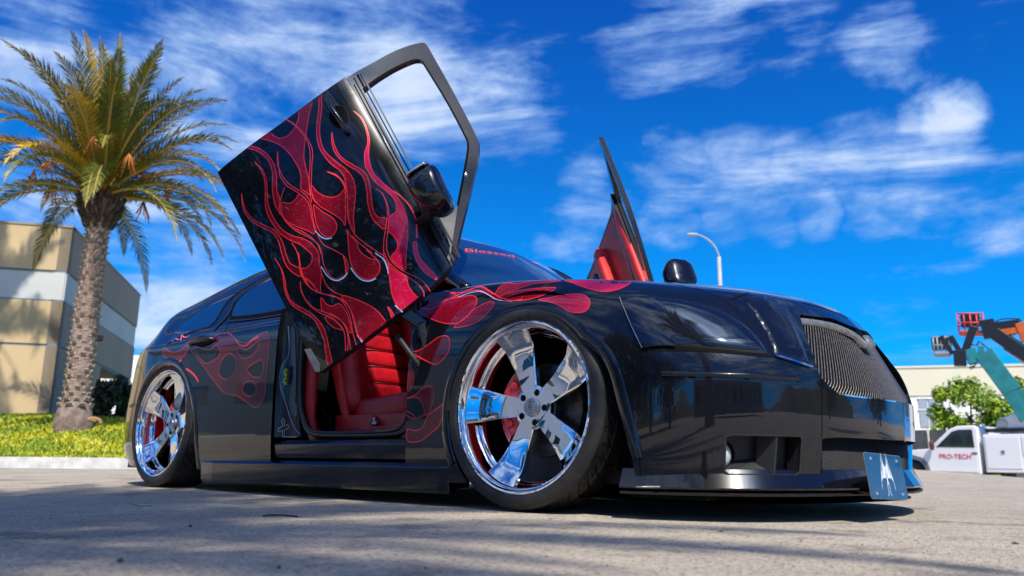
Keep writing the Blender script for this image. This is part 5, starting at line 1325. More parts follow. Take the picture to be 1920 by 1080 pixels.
# ---- hedge bush by the entrance ----
def leafmat(name, dark, light, rough=.5, sc=2.):
    m = mat(name, dark, rough); nt, b = nodes(m); t = nt.new('ShaderNodeTexCoord'); n_ = nt.noise(t.outputs['Object'], sc, 4); f_ = nt.noise(t.outputs['Object'], 23, 2)
    c = nt.mix(nt.smooth(n_, .38, .62), c4(dark), c4(light)); c = nt.mix(nt.smooth(f_, .45, .7, 0, .5), c, (light[0]*1.3, light[1]*1.25, light[2], 1)); nt.link(c, b.inputs['Base Color'])
    b.inputs['Transmission Weight'].default_value = 0
    return m
M['bush'] = leafmat('bush_leaf', (.010, .026, .006), (.03, .06, .012)); M['tree'] = leafmat('tree_leaf', (.07, .16, .006), (.30, .42, .015)); M['bark'] = noisy('bark', (.09, .06, .04), (.05, .035, .025), 6, .9, .8, .03, bscale=18)
def crown(name, c, rx, ry, rz, n, leaf, m, parent, seed, clumps=60, r_c=.28):
    rs = np.random.RandomState(seed); P = []
    d = rs.normal(size=(clumps, 3)); d /= np.linalg.norm(d, axis=1)[:, None]; rad = rs.uniform(.35, 1.0, clumps)**.6; cc = d*rad[:, None]*np.array([rx, ry, rz])
    k = rs.randint(0, clumps, n); off = rs.normal(size=(n, 3)); off /= np.linalg.norm(off, axis=1)[:, None]; rr2 = r_c*rs.uniform(.5, 1.15, clumps)
    P = cc[k]+off*(rs.uniform(.2, 1, n)**.5*rr2[k])[:, None]*np.array([rx, ry, rz])
    nrm = off+rs.normal(0, .5, (n, 3)); nrm[:, 2] += .4; nrm /= np.linalg.norm(nrm, axis=1)[:, None]; a = np.cross(nrm, rs.normal(size=(n, 3))); a /= np.linalg.norm(a, axis=1)[:, None]; b_ = np.cross(nrm, a)
    L_ = leaf*rs.uniform(.6, 1.3, n)[:, None]; W_ = L_*.5
    V = np.stack([P-a*L_, P-b_*W_, P+a*L_, P+b_*W_], 1)+np.array(c)
    me = bpy.data.meshes.new(name); me.from_pydata(V.reshape(-1, 3).tolist(), [], np.arange(n*4).reshape(-1, 4).tolist()); me.update(); return mkobj(name, me, m, parent, False)
def shrub(px, py_top, py_bot, wpx, dist, label, m, seed, group=None, base=None):
    P = at_dist(px, py_bot, dist); zt = zat(px, py_top, P); h = zt-P.z; rx = wpx/2*dist/FPX*1.03
    b_ = thing('bush', label, 'bush', tuple(P), 0, group)
    crown('foliage', (0, 0, h*.5), rx, rx*.8, h*.52, 7000, .045, m, b_, seed, 70, .3)
    mb = MB()
    for k in range(5): a = k*1.3; mb.tube([(0, 0, -.3), (math.cos(a)*rx*.3, math.sin(a)*rx*.3, h*.35), (math.cos(a)*rx*.5, math.sin(a)*rx*.5, h*.7)], [.03, .02, .008], 5)
    mb.build('branches', M['bark'], b_, True); return b_
shrub(212, 708, 800, 74, 19.5, 'dark green clipped bush in front of the office entrance, right of the palm trunk', M['bush'], 3)
shrub(178, 716, 798, 50, 20.6, 'darker bush squeezed between the palm trunk and the entrance bush', M['bush'], 4)
# bent tan hose end on the lawn
hb = at_dist(180, 790, 16.0); mb = MB(); mb.tube(curve([hb+Vector((0, 0, 0)), at_dist(166, 786, 16), at_dist(178, 785, 16), at_dist(187, 789, 16), at_dist(189, 795, 16)], 5), .035, 8)
tag(mb.build('fallen_frond_stub', noisy('dry_frond', (.42, .27, .12), (.30, .18, .08), 12, .8), None, True), 'tan curved palm frond stub lying on the bank beside the trunk', 'frond stub')

# ---- palms ----
m = mat('palm_bark', (.2, .15, .12), .9); nt, b = nodes(m); t = nt.new('ShaderNodeTexCoord')
nn_ = nt.noise(t.outputs['Object'], 6, 5); nt.link(nt.mix(nt.smooth(nn_, .35, .65), (.30, .22, .18, 1), (.16, .11, .085, 1)), b.inputs['Base Color']); bump(nt, b, nt.noise(t.outputs['Object'], 30, 5), .6, .02); M['palm_bark'] = m
M['palm_scar'] = noisy('leaf_scar', (.50, .40, .33), (.36, .27, .21), 8, .85, .5, .01, bscale=50)
M['boot'] = noisy('frond_boot', (.10, .065, .04), (.05, .035, .02), 7, .9, .6, .02)
m = leafmat('palm_leaflet', (.040, .066, .010), (.13, .145, .012), .45, 1.2); M['leaflet'] = m
m = leafmat('palm_leaflet_yellow', (.26, .19, .012), (.55, .34, .015), .45, 1.5); M['leaflet_y'] = m
M['rachis'] = noisy('frond_rib', (.42, .30, .06), (.50, .27, .05), 3, .5, .1, .002)
M['fruit'] = noisy('date_stalks', (.55, .22, .03), (.42, .12, .03), 9, .6, .3, .01)
def frond(L, droop, az_, el, m, seed, width=.42, nl=66):
    """one pinnate palm frond: rib plus two rows of leaflets"""
    rs = random.Random(seed); d0 = Vector((math.cos(az_)*math.cos(el), math.sin(az_)*math.cos(el), math.sin(el))); pts = []; p = Vector((0, 0, 0)); n = 18; d = d0.copy(); side0 = Vector((-math.sin(az_), math.cos(az_), 0)); curl = rs.uniform(-.12, .12)
    for i in range(n+1):
        pts.append(p.copy()); d = (d+Vector((0, 0, -droop*(i/n)*.16))+side0*curl*.06).normalized(); p = p+d*(L/n)
    rib = MB(); rib.tube(pts, [.028*(1-.88*i/n)+.002 for i in range(n+1)], 5); V = []; F = []
    for k in range(nl):
        t_ = .10+.90*k/(nl-1); i = min(int(t_*n), n-1); f = t_*n-i; c = pts[i].lerp(pts[i+1], f); tg = (pts[i+1]-pts[i]).normalized(); sd = tg.cross(Vector((0, 0, 1)))
        if sd.length < .1: sd = side0.copy()
        sd.normalize(); upv = sd.cross(tg); ll = width*(math.sin(PI*min(1, t_*.92+.10))**.7)*rs.uniform(.8, 1.12)
        for s_ in (-1, 1):
            q0 = c; dr = (sd*s_*(.75-.3*t_)+tg*(.62+.35*t_)+upv*rs.uniform(.05, .45)).normalized(); q1 = q0+dr*ll*.55; q2 = q1+(dr+Vector((0, 0, -.35))).normalized()*ll*.45; w_ = .019*rs.uniform(.8, 1.2); wv = tg*w_
            b0 = len(V); V += [q0-wv*.6, q0+wv*.6, q1+wv, q1-wv, q2]; F += [(b0, b0+1, b0+2, b0+3), (b0+3, b0+2, b0+4)]
    return rib, V, F
def palm(P, ztrunk, r0_, r1_, label, nf, L, seed, zbase, lean=(0, 0), flare_=1.45, yfrac=.14, el_lo=-.08, skirt=6, scars=True):
    root = thing('palm_tree', label, 'palm tree', (P.x, P.y, zbase)); H = ztrunk-zbase; rs = random.Random(seed)
    n = 40; pts = []; rr3 = []
    for i in range(n+1):
        t_ = i/n; pts.append(Vector((lean[0]*t_**1.5, lean[1]*t_**1.5, H*t_-.3*(i == 0)))); r = r0_+(r1_-r0_)*t_; r *= 1+(flare_-1)*max(0, 1-t_*9)**.5 if t_ < .11 else 1
        if t_ > .86: r *= 1+.75*math.sin((t_-.86)/.14*PI*.62)
        rr3.append(r)
    mb = MB(); mb.tube(pts, rr3, 24); tr = mb.build('trunk', M['palm_bark'], root, True)
    if scars:   # diamond leaf scars round the trunk, each a small proud scale
        V0, F0 = [], []
        prof = [(-1, 0, 0), (0, -.55, .35), (1, 0, 0), (0, .55, 1.0), (0, .05, 1.15)]
        me = pymesh('leaf_scar', [(.0, -.075, -.005), (.0, .075, -.005), (.018, -.045, .03), (.018, .045, .03), (.045, -.055, .050), (.045, .055, .050), (.0, -.06, .062), (.0, .06, .062)], [(0, 1, 3, 2), (2, 3, 5, 4), (4, 5, 7, 6), (0, 2, 4, 6), (1, 7, 5, 3)]); me.materials.append(M['palm_scar'])
        rows_ = int(H*.80/.105); cnt = 0
        for j in range(rows_):
            z = H*.095+j*.105; t_ = z/H; i = int(t_*n); r = rr3[i]; c = pts[i].lerp(pts[min(i+1, n)], t_*n-i)
            for k in range(9):
                a = 2*PI*(k+.5*(j % 2))/9+.09*rs.uniform(-1, 1)
                view = Vector((CX-P.x, CY-P.y, 0)).normalized()
                if Vector((math.cos(a), math.sin(a), 0)).dot(view) < -.25: continue
                if cnt >= 290: continue
                o = bpy.data.objects.new('leaf_scar', me); col.objects.link(o); o.parent = tr; cnt += 1
                o.matrix_local = Matrix.Translation((c.x+math.cos(a)*r*.97, c.y+math.sin(a)*r*.97, z)) @ Matrix.Rotation(a, 4, 'Z') @ Matrix.Rotation(rs.uniform(-.16, .16), 4, 'X') @ Matrix.Diagonal((rs.uniform(.5, 1.5), r/.30*rs.uniform(.8, 1.15), rs.uniform(.75, 1.25), 1))
    # boots: old cut frond bases under the crown
    mb = MB()
    for j in range(7):
        for k in range(9):
            a = 2*PI*(k+.5*(j % 2))/9+rs.uniform(-.1, .1); z = H*.865+j*H*.021; r = rr3[min(n, int(z/H*n))]; c = Vector((lean[0]*.9, lean[1]*.9, z)); o_ = Vector((math.cos(a), math.sin(a), 0))
            mb.tube([c+o_*r*.8, c+o_*(r+.05)+Vector((0, 0, .05)), c+o_*(r+.09+rs.uniform(0, .05))+Vector((0, 0, .15+rs.uniform(0, .06)))], [.06, .045, .03], 5)
    bo = mb.build('frond_boots', M['boot'], root, True); bo['kind'] = 'stuff'
    top = Vector((lean[0], lean[1], H)); 
    for k in range(nf):
        u = k/(nf-1); az_ = k*2.399963+rs.uniform(-.25, .25); el = el_lo+(1.45-el_lo)*(u**.72)+rs.uniform(-.1, .1); LL_ = L*rs.uniform(.86, 1.08)
        yl = rs.random() < yfrac*(1.4-u)*(2.0 if .15 < u < .5 else .5); rib, V, F = frond(LL_, 1.0*(1-u)+.55 if el > 0 else 1.2, az_, el, None, seed*100+k)
        f_ = sub('frond', root); f_.location = top+Vector((math.cos(az_), math.sin(az_), 0))*.12+Vector((0, 0, .05+.25*u))
        me = pymesh('frond', rib.V+V, rib.F+[tuple(i+len(rib.V) for i in f) for f in F]); me.materials.append(M['rachis']); me.materials.append(M['leaflet_y'] if yl else M['leaflet'])
        mi = [0]*len(rib.F)+[1]*len(F); me.polygons.foreach_set('material_index', mi)
        o = bpy.data.objects.new('frond', me); o.location = f_.location; bpy.data.objects.remove(f_); col.objects.link(o); o.parent = root
    # date stalks
    for k in range(14):
        a = rs.uniform(0, 2*PI); e = rs.uniform(.1, .9); p1 = top+Vector((math.cos(a)*math.cos(e), math.sin(a)*math.cos(e), math.sin(e)))*rs.uniform(.9, 1.5); mb = MB(); mb.tube([top, top.lerp(p1, .6)+Vector((0, 0, .15)), p1], [.022, .016, .01], 5)
        for q in range(14): mb.tube([p1, p1+Vector((rs.uniform(-.16, .16), rs.uniform(-.16, .16), -rs.uniform(.15, .5)))], [.008, .012], 3)
        o = mb.build('date_stalk', M['fruit'], root, True); o['kind'] = 'stuff'
    return root
DP = 17.0
P0 = at_dist(136, 806, DP); P1 = at_dist(190, 368, DP)
# trunk leans slightly, so solve its top on the vertical plane across the view
across = Vector((rt.x, rt.y, 0)).normalized(); base_at = Vector((P0.x, P0.y, 0))
def top_on_plane(px, py, base):
    nrm = Vector((fw.x, fw.y, 0)).normalized(); d = ray(px, py); t_ = (base-CAM).dot(nrm)/d.dot(nrm); return CAM+d*t_
PT = top_on_plane(191, 372, base_at)
palm(base_at, PT.z, .240, .190, 'tall date palm with scaly trunk on the bank left of the car', 82, 3.05, 11, P0.z, lean=(PT.x-P0.x, PT.y-P0.y))

palm(Vector((-13.9, -1.9, .35)), 12.2, .24, .18, 'tall date palm just outside the left edge whose shadow falls on the office wall', 15, 2.5, 37, .35, lean=(.2, .1), scars=False)
# ---- the palm behind the camera whose fronds shade the foreground and show in the lacquer ----
palm(Vector((4.30, -6.70, 0)), 7.6, .28, .22, 'tall date palm standing behind the camera, shading the foreground with its fronds', 60, 3.15, 23, 0.0, lean=(-.3, .4), scars=False)

# ---- street lamp ----
LD = 30.0; Lb = at_dist(1346, 560, LD); Lt = top_on_plane(1348, 482, Vector((Lb.x, Lb.y, 0))); zb_ = gz(Lb.x, Lb.y)
lamp = thing('street_lamp', 'pale street lamp with curved arm beside the raised far door', 'street lamp', (Lt.x, Lt.y, zb_))
M['pole'] = noisy('painted_pole', (.42, .42, .36), (.36, .36, .31), 4, .6, .1, .003)
mb = MB(); mb.tube([(0, 0, 0), (0, 0, Lt.z-zb_)], [.10, .07], 14); mb.build('pole', M['pole'], lamp, True)
arm = [Lt]+[top_on_plane(px, py, Vector((Lb.x, Lb.y, 0))) for px, py in ((1346, 474), (1339, 461), (1328, 450), (1314, 442), (1303, 439))]
mb = MB(); mb.tube(curve([p-Vector((Lt.x, Lt.y, zb_)) for p in arm], 5), .034, 8); mb.build('arm', M['pole'], lamp, True)
hd = top_on_plane(1298, 440, Vector((Lb.x, Lb.y, 0)))-Vector((Lt.x, Lt.y, zb_)); V, F = superell(hd, .22, .10, .06, Matrix.Rotation(math.atan2(across.y, across.x), 3, 'Z'), 2.5); build('lamp_head', V, F, M['pole'], lamp, fix=True)

# ---- warehouse on the right ----
WD = 52.0; wc = at_dist(1800, 700, WD); wh = thing('warehouse', 'long cream and white warehouse with windows behind the white truck', 'building', (wc.x, wc.y, -.6))
M['cream'] = wallmat('cream_wall', (.66, .63, .47), (.60, .57, .43), .15); M['win'] = mat('office_glass', (.30, .36, .42), .15, spec=.8)
A = at_dist(1600, 700, WD*.98); B = at_dist(2400, 700, WD*1.10); A.z = B.z = 0; dW = (B-A).normalized(); nW = Vector((-dW.y, dW.x, 0)); nW = nW if nW.dot(A-CAM) > 0 else -nW; WLn = (B-A).length
def sW(px): # distance along the facade of a photo column
    d = ray(px, 750); dh = Vector((d.x, d.y, 0)); 
    den = dh.x*dW.y-dh.y*dW.x; rx_ = A-Vector((CX, CY, 0)); return (dh.y*rx_.x-dh.x*rx_.y)/den if False else ((rx_.x*dh.y-rx_.y*dh.x)/(dh.x*dW.y-dh.y*dW.x))*1.0
def zW(px, py): 
    p = A+dW*sW(px); return zat(px, py, p)+.6
zt0 = zW(1712, 690); zm0 = zW(1720, 742)
def wbox(name, s0, s1, z0, z1, off, th, m, parent=wh):
    V = []; o_ = A-Vector((wc.x, wc.y, 0))
    for s_ in (s0, s1):
        for z in (z0, z1): V += [o_+dW*s_-nW*off+Vector((0, 0, z)), o_+dW*s_+nW*th+Vector((0, 0, z))]
    return build(name, V, [(0, 4, 6, 2), (1, 3, 7, 5), (0, 2, 3, 1), (4, 5, 7, 6), (2, 6, 7, 3), (0, 1, 5, 4)], m, parent, False, fix=True)
wbox('upper_wall', 0, WLn, zm0, zt0, .0, 25, M['cream']); wbox('lower_wall', 0, WLn, -1, zm0-.02, -.06, 24, M['white_wall']); wbox('coping', -.1, WLn, zt0, zt0+.12, .05, .3, M['cream'])
for px0, px1, py0, py1 in ((1722, 1738, 748, 766), (1741, 1757, 748, 766), (1722, 1738, 769, 800), (1741, 1757, 769, 800)):
    s0, s1 = sW(px0), sW(px1); z1_, z0_ = zW(px0, py0), zW(px0, py1)
    wn = wbox('window', s0, s1, z0_, z1_, .0, .05, M['win']); 
    f_ = wbox('frame', s0-.05, s1+.05, z1_, z1_+.06, .03, .05, M['white_wall'], wn)
wbox('dark_doorway', sW(1724), sW(1760), -.2, zW(1740, 812), -.03, .1, M['dark'])
# dark screened fence in front of it
FD = 40.0; A2 = at_dist(1700, 760, FD); B2 = at_dist(2050, 760, FD*.98); fn = thing('screen_fence', 'dark screened fence low in front of the cream warehouse', 'fence', (A2.x, A2.y, -.6))
dF = Vector((B2.x-A2.x, B2.y-A2.y, 0)); LF = dF.length; dF.normalize(); zf = zat(1800, 806, at_dist(1800, 760, FD))+.6
M['screen'] = noisy('fence_screen', (.04, .045, .05), (.07, .075, .08), 3, .8, .2, .004)
for k in range(9):
    s0 = LF*k/9; mb = MB(); mb.bar(dF*(s0+.05)+Vector((0, 0, zf*.5)), dF*(s0+LF/9-.05)+Vector((0, 0, zf*.5)), .03, zf); mb.build('screen_panel', M['screen'], fn); mb = MB(); mb.tube([dF*s0, dF*s0+Vector((0, 0, zf+.08))], .04, 8); mb.build('post', M['pole'], fn, True)
gmesh('grass_verge', lambda u, v: (A2.x+dF.x*u-nW.x*v, A2.y+dF.y*u-nW.y*v, -.58+.45*math.sin(min(1, v/4)*PI)), -4, LF, 20, .3, 4.2, 8, leafmat('verge_grass', (.10, .20, .01), (.26, .34, .02), .7, 3.)); st(bpy.data.objects['grass_verge'])

def tree(px, py_base, py_top, wpx, dist, label, seed, n=9000, m='tree', trunk=True, leaf=.10, group=None, zb_=-.6, clumps=46, rc=.30):
    P = at_dist(px, py_base, dist); zt = zat(px, py_top, P); rx = wpx/2*math.hypot(P.x-CX, P.y-CY)/FPX; zcw = zt-rx*.95
    t_ = thing('tree', label, 'tree', (P.x, P.y, zb_), 0, group); Hh = zt-zb_; ch = Hh*.40
    crown('crown', (0, 0, Hh-ch), rx*.86, rx*.8, ch*.92, n, leaf, M[m], t_, seed, clumps, rc)
    mb = MB(); mb.tube([(0, 0, 0), (.05, 0, Hh*.35), (.0, .05, Hh*.62)], [.14, .11, .06], 9)
    for k in range(5): a = k*1.26+seed; mb.tube([(.03, 0, Hh*.34), (math.cos(a)*rx*.35, math.sin(a)*rx*.35, Hh*.55), (math.cos(a)*rx*.6, math.sin(a)*rx*.6, Hh*.75)], [.07, .045, .02], 6)
    mb.build('trunk', M['bark'], t_, True); return t_
tree(1822, 820, 706, 140, 42, 'bright green round tree directly above the cab of the white truck', 5, 8000)
tree(1925, 820, 712, 120, 40, 'bright green tree above the white truck box at the right edge', 8, 7000)

# ---- white service truck ----
TD = 31.0
tb = at_dist(1736, 900, TD); te = at_dist(1925, 905, TD*.965); tdir = Vector((te.x-tb.x, te.y-tb.y, 0)).normalized()    # nose -> tail
truck = thing('service_truck', 'white service truck with red lettering on its door, beyond the lot at the right', 'truck', (tb.x, tb.y, -.60), math.atan2(-tdir.y, -tdir.x))
# local frame: +x to the nose, origin under the front wheel, -y/+y sides; near side found from the camera
side = 1 if Vector((-tdir.y*-1, -tdir.x, 0)).dot(Vector((0, 0, 0))) else 1
Rt = Matrix.Rotation(math.atan2(-tdir.y, -tdir.x), 3, 'Z'); ly = Rt @ Vector((0, 1, 0)); ns = 1 if ly.dot(CAM-truck.location) > 0 else -1
M['van'] = mat('white_truck_paint', (.78, .79, .80), .35, coat=.8); M['vgrey'] = mat('grey_moulding', (.12, .14, .17), .5); M['tglass'] = mat('truck_glass', (.02, .03, .035), .05, coat=1.)
W2 = 1.0
def side_prof(name, prof, y0, y1, m, parent=truck, bev=.03):
    n = len(prof); V = [(x, y0, z) for x, z in prof]+[(x, y1, z) for x, z in prof]
    o = build(name, V, [tuple(range(n-1, -1, -1)), tuple(range(n, 2*n))]+[(i, (i+1) % n, (i+1) % n+n, i+n) for i in range(n)], m, parent, True, fix=True); sharp(o, 30); return bevel(o, bev, 2, 25)
# bonnet, wings
side_prof('front_body', [(.95, .45), (.98, .75), (.95, 1.02), (.75, 1.12), (-.55, 1.22), (-.75, 1.22), (-.75, .42), (-.50, .42), (-.47, .60), (-.33, .82), (0, .92), (.33, .82), (.47, .60), (.50, .45)], -W2, W2, M['van'])
side_prof('cab', [(-.60, .42), (-.60, 1.24), (-1.32, 1.86), (-1.55, 1.94), (-2.05, 1.95), (-2.15, 1.88), (-2.15, .42)], -W2*.98, W2*.98, M['van'], bev=.05)
for s_ in (-1, 1):
    wd = side_prof('side_window', [(-.86, 1.28), (-1.38, 1.76), (-1.58, 1.82), (-2.0, 1.82), (-2.02, 1.26)], s_*W2*.985-.008, s_*W2*.985+.008, M['tglass'], bev=.004)
    dr = side_prof('cab_door', [(-.70, .52), (-.70, 1.22), (-.80, 1.25), (-2.06, 1.22), (-2.06, .50)], s_*W2*.99-.006, s_*W2*.99+.006, M['van'], bev=.004)
    side_prof('wheel_arch', [(.62, .45), (.58, .72), (.38, .95), (0, 1.05), (-.38, .95), (-.58, .72), (-.64, .40), (-.50, .40), (-.47, .60), (-.33, .82), (0, .92), (.33, .82), (.47, .60), (.50, .45)], s_*W2-.03, s_*W2+.05, M['vgrey'], bev=.01)
    V, F = superell(Vector((-.80, s_*(W2+.16), 1.33)), .06, .10, .16, None, 3); build('door_mirror', V, F, mat('mirror_red_lamp', (.10, .02, .02), .4), truck, fix=True)
    mb = MB(); mb.box((-2.0, s_*W2*.995, 1.08), (.16, .03, .07)); bevel(mb.build('door_handle', M['vgrey'], truck), .01)
    for X in (0, -3.3):
        w_ = sub('wheel', truck); w_.matrix_local = Matrix.Translation((X, s_*W2*.93, .42)) @ (Matrix.Rotation(math.radians(-90*s_), 4, 'X'))
        V, F = lathe([(.20, .02), (.22, .05), (.36, .05), (.41, .02), (.42, -.03), (.42, -.2), (.2, -.22)], 40, O3, I3); build('tyre', V, F, M['rubber'], w_)
        V, F = lathe([(0, .03), (.05, .04), (.09, .02), (.17, -.01), (.21, .03), (.22, .03)], 32, O3, I3); build('rim', V, F, M['alu'], w_)
mb = MB(); mb.box((1.02, 0, .62), (.14, 1.9, .26)); bevel(mb.build('bumper', M['vgrey'], truck), .03)
side_prof('windscreen', [(-.62, 1.26), (-.60, 1.30), (-1.29, 1.87), (-1.34, 1.86)], -.86, .86, M['tglass'], bev=.005)
side_prof('tool_body', [(-2.30, .50), (-2.30, 1.66), (-6.2, 1.66), (-6.2, .50)], -W2*1.03, W2*1.03, M['van'])
for s_ in (-1, 1):
    for k, (xa, xb) in enumerate(((-2.36, -3.32), (-3.38, -4.3), (-4.36, -5.3), (-5.36, -6.1))):
        o = side_prof('locker_door', [(xa, .62 if k != 1 else 1.02), (xa, 1.58), (xb, 1.58), (xb, .62 if k != 1 else 1.02)], s_*W2*1.035-.01, s_*W2*1.035+.012, M['van'], bev=.01)
        mb = MB(); mb.box(((xa+xb)/2-.3*0, s_*W2*1.05, 1.12), (.09, .03, .09)); mb.build('latch', M['vgrey'], o)
    mb = MB(); mb.box((-4.2, s_*W2*.9, 1.78), (3.7, .05, .12)); mb.build('side_rail', M['dark'], truck)
side_prof('canopy', [(-2.55, 1.70), (-2.75, 2.12), (-3.5, 2.42), (-6.0, 2.5), (-6.0, 1.70)], -.85, .85, M['van'])
V, F = lathe([(0, .03), (.15, .02), (.16, -.02)], 24, Vector((-2.85, ns*.86, 1.98)), Matrix.Rotation(math.radians(-90*ns), 3, 'X')); build('round_vent', V, F, M['pale'], truck)
mb = MB(); mb.tube([(-3.4, ns*.8, 2.58), (-6.0, ns*.8, 2.66)], .10, 10); mb.build('roof_rack_tube', noisy('dark_red_rack', (.10, .03, .03), (.06, .02, .02), 5, .7), truck, True)
lt = text_mesh('PRO-TECH', .205, .004, 0, 1.0); lt.materials.append(M['red_print']); o = bpy.data.objects.new('door_lettering', lt); col.objects.link(o); o.parent = truck
o.matrix_local = Matrix.Translation((-1.42, ns*(W2+.006), .98)) @ (Matrix.Rotation(PI if ns > 0 else 0, 4, 'Z')) @ Matrix.Rotation(PI/2, 4, 'X')

# ---- boom lifts ----
def on_d(px, py, D_): return at_dist(px, py, D_)
def boom(label, D_, segs, basket, colr, bcol, base_px, name='boom_lift'):
    gb = on_d(base_px, 900, D_+1); root = thing(name, label, 'boom lift', (gb.x, gb.y, -.6)); o0 = Vector((gb.x, gb.y, -.6))
    Mc = noisy(colr[0], colr[1], tuple(v*.7 for v in colr[1]), 3, .45, .1, .003); Mk = M['trim']
    for i, (pa, pb, th, mm) in enumerate(segs):
        mb = MB(); mb.bar(on_d(*pa, D_)-o0, on_d(*pb, D_)-o0, th, th*1.15); bevel(mb.build('boom_section', Mc if mm == 'c' else Mk, root), .02)
    for (pa, pb, th, mm) in segs[:4]:
        a_, b2 = on_d(*pa, D_)-o0, on_d(*pb, D_)-o0; dv = (b2-a_); of = Vector((0, 0, -th*.85)); mb = MB(); mb.tube([a_+dv*.15+of, a_+dv*.55+of], .05, 8); mb.tube([a_+dv*.55+of, a_+dv*.85+of*.6], .028, 8); mb.build('hydraulic_ram', M['steel'], root, True)
        mb = MB(); mb.tube(curve([a_+dv*.02-of*.8, a_+dv*.3-of*1.1, a_+dv*.7-of*1.0, a_+dv*.98-of*.8], 4), .022, 6); mb.build('hose', Mk, root, True)
    x0, x1, yt, ym, yb = basket; Mb = noisy('basket_paint', bcol, tuple(v*.8 for v in bcol), 4, .45, .1, .003)
    c0, c1 = on_d(x0, yb, D_)-o0, on_d(x1, yb, D_)-o0; dd = (c1-c0).normalized(); dn = Vector((-dd.y, dd.x, 0)).normalized(); hh = (on_d(x0, yt, D_)-on_d(x0, yb, D_)).length
    mb = MB(); mb.bar((c0+c1)/2-dd*(c1-c0).length/2+dn*.4, (c0+c1)/2+dd*(c1-c0).length/2+dn*.4, .9, .07); bevel(mb.build('platform', Mb, root), .01)
    n = 4
    for off in (0, .85):
        for k in range(n+1):
            p = c0.lerp(c1, k/n)+dn*off; mb = MB(); mb.tube([p, p+Vector((0, 0, hh))], .025, 6); mb.build('guard_post', Mb, root, True)
        for f_ in (.5, 1.0): mb = MB(); mb.tube([c0+dn*off+Vector((0, 0, hh*f_)), c1+dn*off+Vector((0, 0, hh*f_))], .028, 6); mb.build('guard_rail', Mb, root, True)
    for k in (0, 1):
        p = (c0, c1)[k]
        for f_ in (.5, 1.0): mb = MB(); mb.tube([p+Vector((0, 0, hh*f_)), p+dn*.85+Vector((0, 0, hh*f_))], .028, 6); mb.build('guard_rail', Mb, root, True)
    mb = MB(); mb.box((c0+c1)/2+dn*.75+Vector((0, 0, hh*.8)), (.55, .25, .45)); bevel(mb.build('control_box', Mk, root), .03)
    ch = MB(); ch.box((0, 0, .9), (2.4, 1.9, .9)); bevel(ch.build('chassis', Mc, root), .08)
    for sx in (-1, 1):
        for sy in (-1, 1): V, F = lathe([(0, .1), (.2, .1), (.42, .08), (.45, 0), (.45, -.2), (0, -.2)], 24, Vector((sx*.9, sy*1.0, .45)), Matrix.Rotation(math.radians(-90*sy), 3, 'X')); build('wheel', V, F, M['rubber'], root)
    return root
boom('orange boom lift with red railed basket raised highest above the trees', 30, [((1866, 612), (1912, 606), .22, 'k'), ((1858, 628), (1912, 618), .20, 'c'), ((1912, 606), (1925, 640), .25, 'c'), ((1862, 624), (1990, 712), .34, 'k'), ((1990, 712), (2040, 800), .4, 'c'), ((1850, 600), (1858, 634), .35, 'k')],
     (1798, 1846, 588, 604, 622), ('orange_lift_paint', (.62, .12, .015)), (.65, .06, .05), 2060)
boom('teal boom lift with grey basket lower than the orange one', 29, [((1812, 672), (1834, 664), .40, 'c'), ((1834, 664), (1846, 664), .42, 'c'), ((1844, 662), (1898, 735), .46, 'c'), ((1898, 735), (1930, 785), .46, 'c'), ((1788, 672), (1812, 672), .42, 'k'), ((1808, 664), (1826, 612), .20, 'k'), ((1764, 630), (1786, 664), .12, 'c2'), ((1782, 630), (1800, 660), .14, 'c2')],
     (1752, 1782, 632, 648, 662), ('teal_lift_paint', (.015, .20, .22)), (.30, .34, .36), 1985)

# ---- surroundings behind the camera (seen in the lacquer and the chrome) ----
M['hill'] = noisy('dry_hill', (.060, .065, .028), (.11, .10, .05), .02, .95, 0)
def hills(name, R0, az0, az1, hfun, n=80):
    V = []; F = []
    for i in range(n+1):
        a = math.radians(az0+(az1-az0)*i/n); h = hfun(a)
        for k, (rr4, f_) in enumerate(((R0, 0), (R0*1.06, .45), (R0*1.14, .8), (R0*1.25, 1.), (R0*1.5, .8), (R0*1.9, 0))): V.append((math.cos(a)*rr4, math.sin(a)*rr4, h*f_-2+h*.06*math.sin(a*37+k*2)))
    o = build(name, V, grid_faces(n+1, 6), M['hill'], None); st(o)
hills('hills', 420, -120, 40, lambda a: 34+16*math.sin(a*5.1)+9*math.sin(a*13+1)+4*math.sin(a*31))
M['tree_dk'] = leafmat('dark_tree_leaf', (.018, .035, .008), (.05, .085, .015))
rsn = random.Random(9)
spots = [(-5.5, -17, 9.5, 3.6), (-1.9, -17.5, 9.0, 3.4), (1.9, -17, 8.2, 3.2), (24, 12, 7.5, 3.2), (20, 22, 8, 3.4), (5.5, 26, 6.5, 2.6), (10, 23, 7, 2.8), (15, 17, 6.2, 2.6)]
lab = ['tallest leafy street tree across the road behind the camera', 'leafy street tree between two others across the road behind the camera', 'lowest leafy street tree across the road behind the camera', 'leafy street tree far beyond the right edge, nearer the road', 'leafy street tree far beyond the right edge, nearer the yard',
       'leafy tree off to the right, closest to the boom lifts', 'leafy tree off to the right, second from the boom lifts', 'leafy tree off to the right, third from the boom lifts']
for k, (x, y, h, r) in enumerate(spots):
    t_ = thing('tree', lab[k], 'tree', (x, y, 0), 0, 'street trees around the lot'); crown('crown', (0, 0, h*.56), r, r, h*.44, 6000, .17, M['tree_dk'], t_, 40+k, 60, .34)
    mb = MB(); mb.tube([(0, 0, 0), (.1, 0, h*.3), (0, .1, h*.6)], [.2, .16, .08], 9); mb.build('trunk', M['bark'], t_, True)
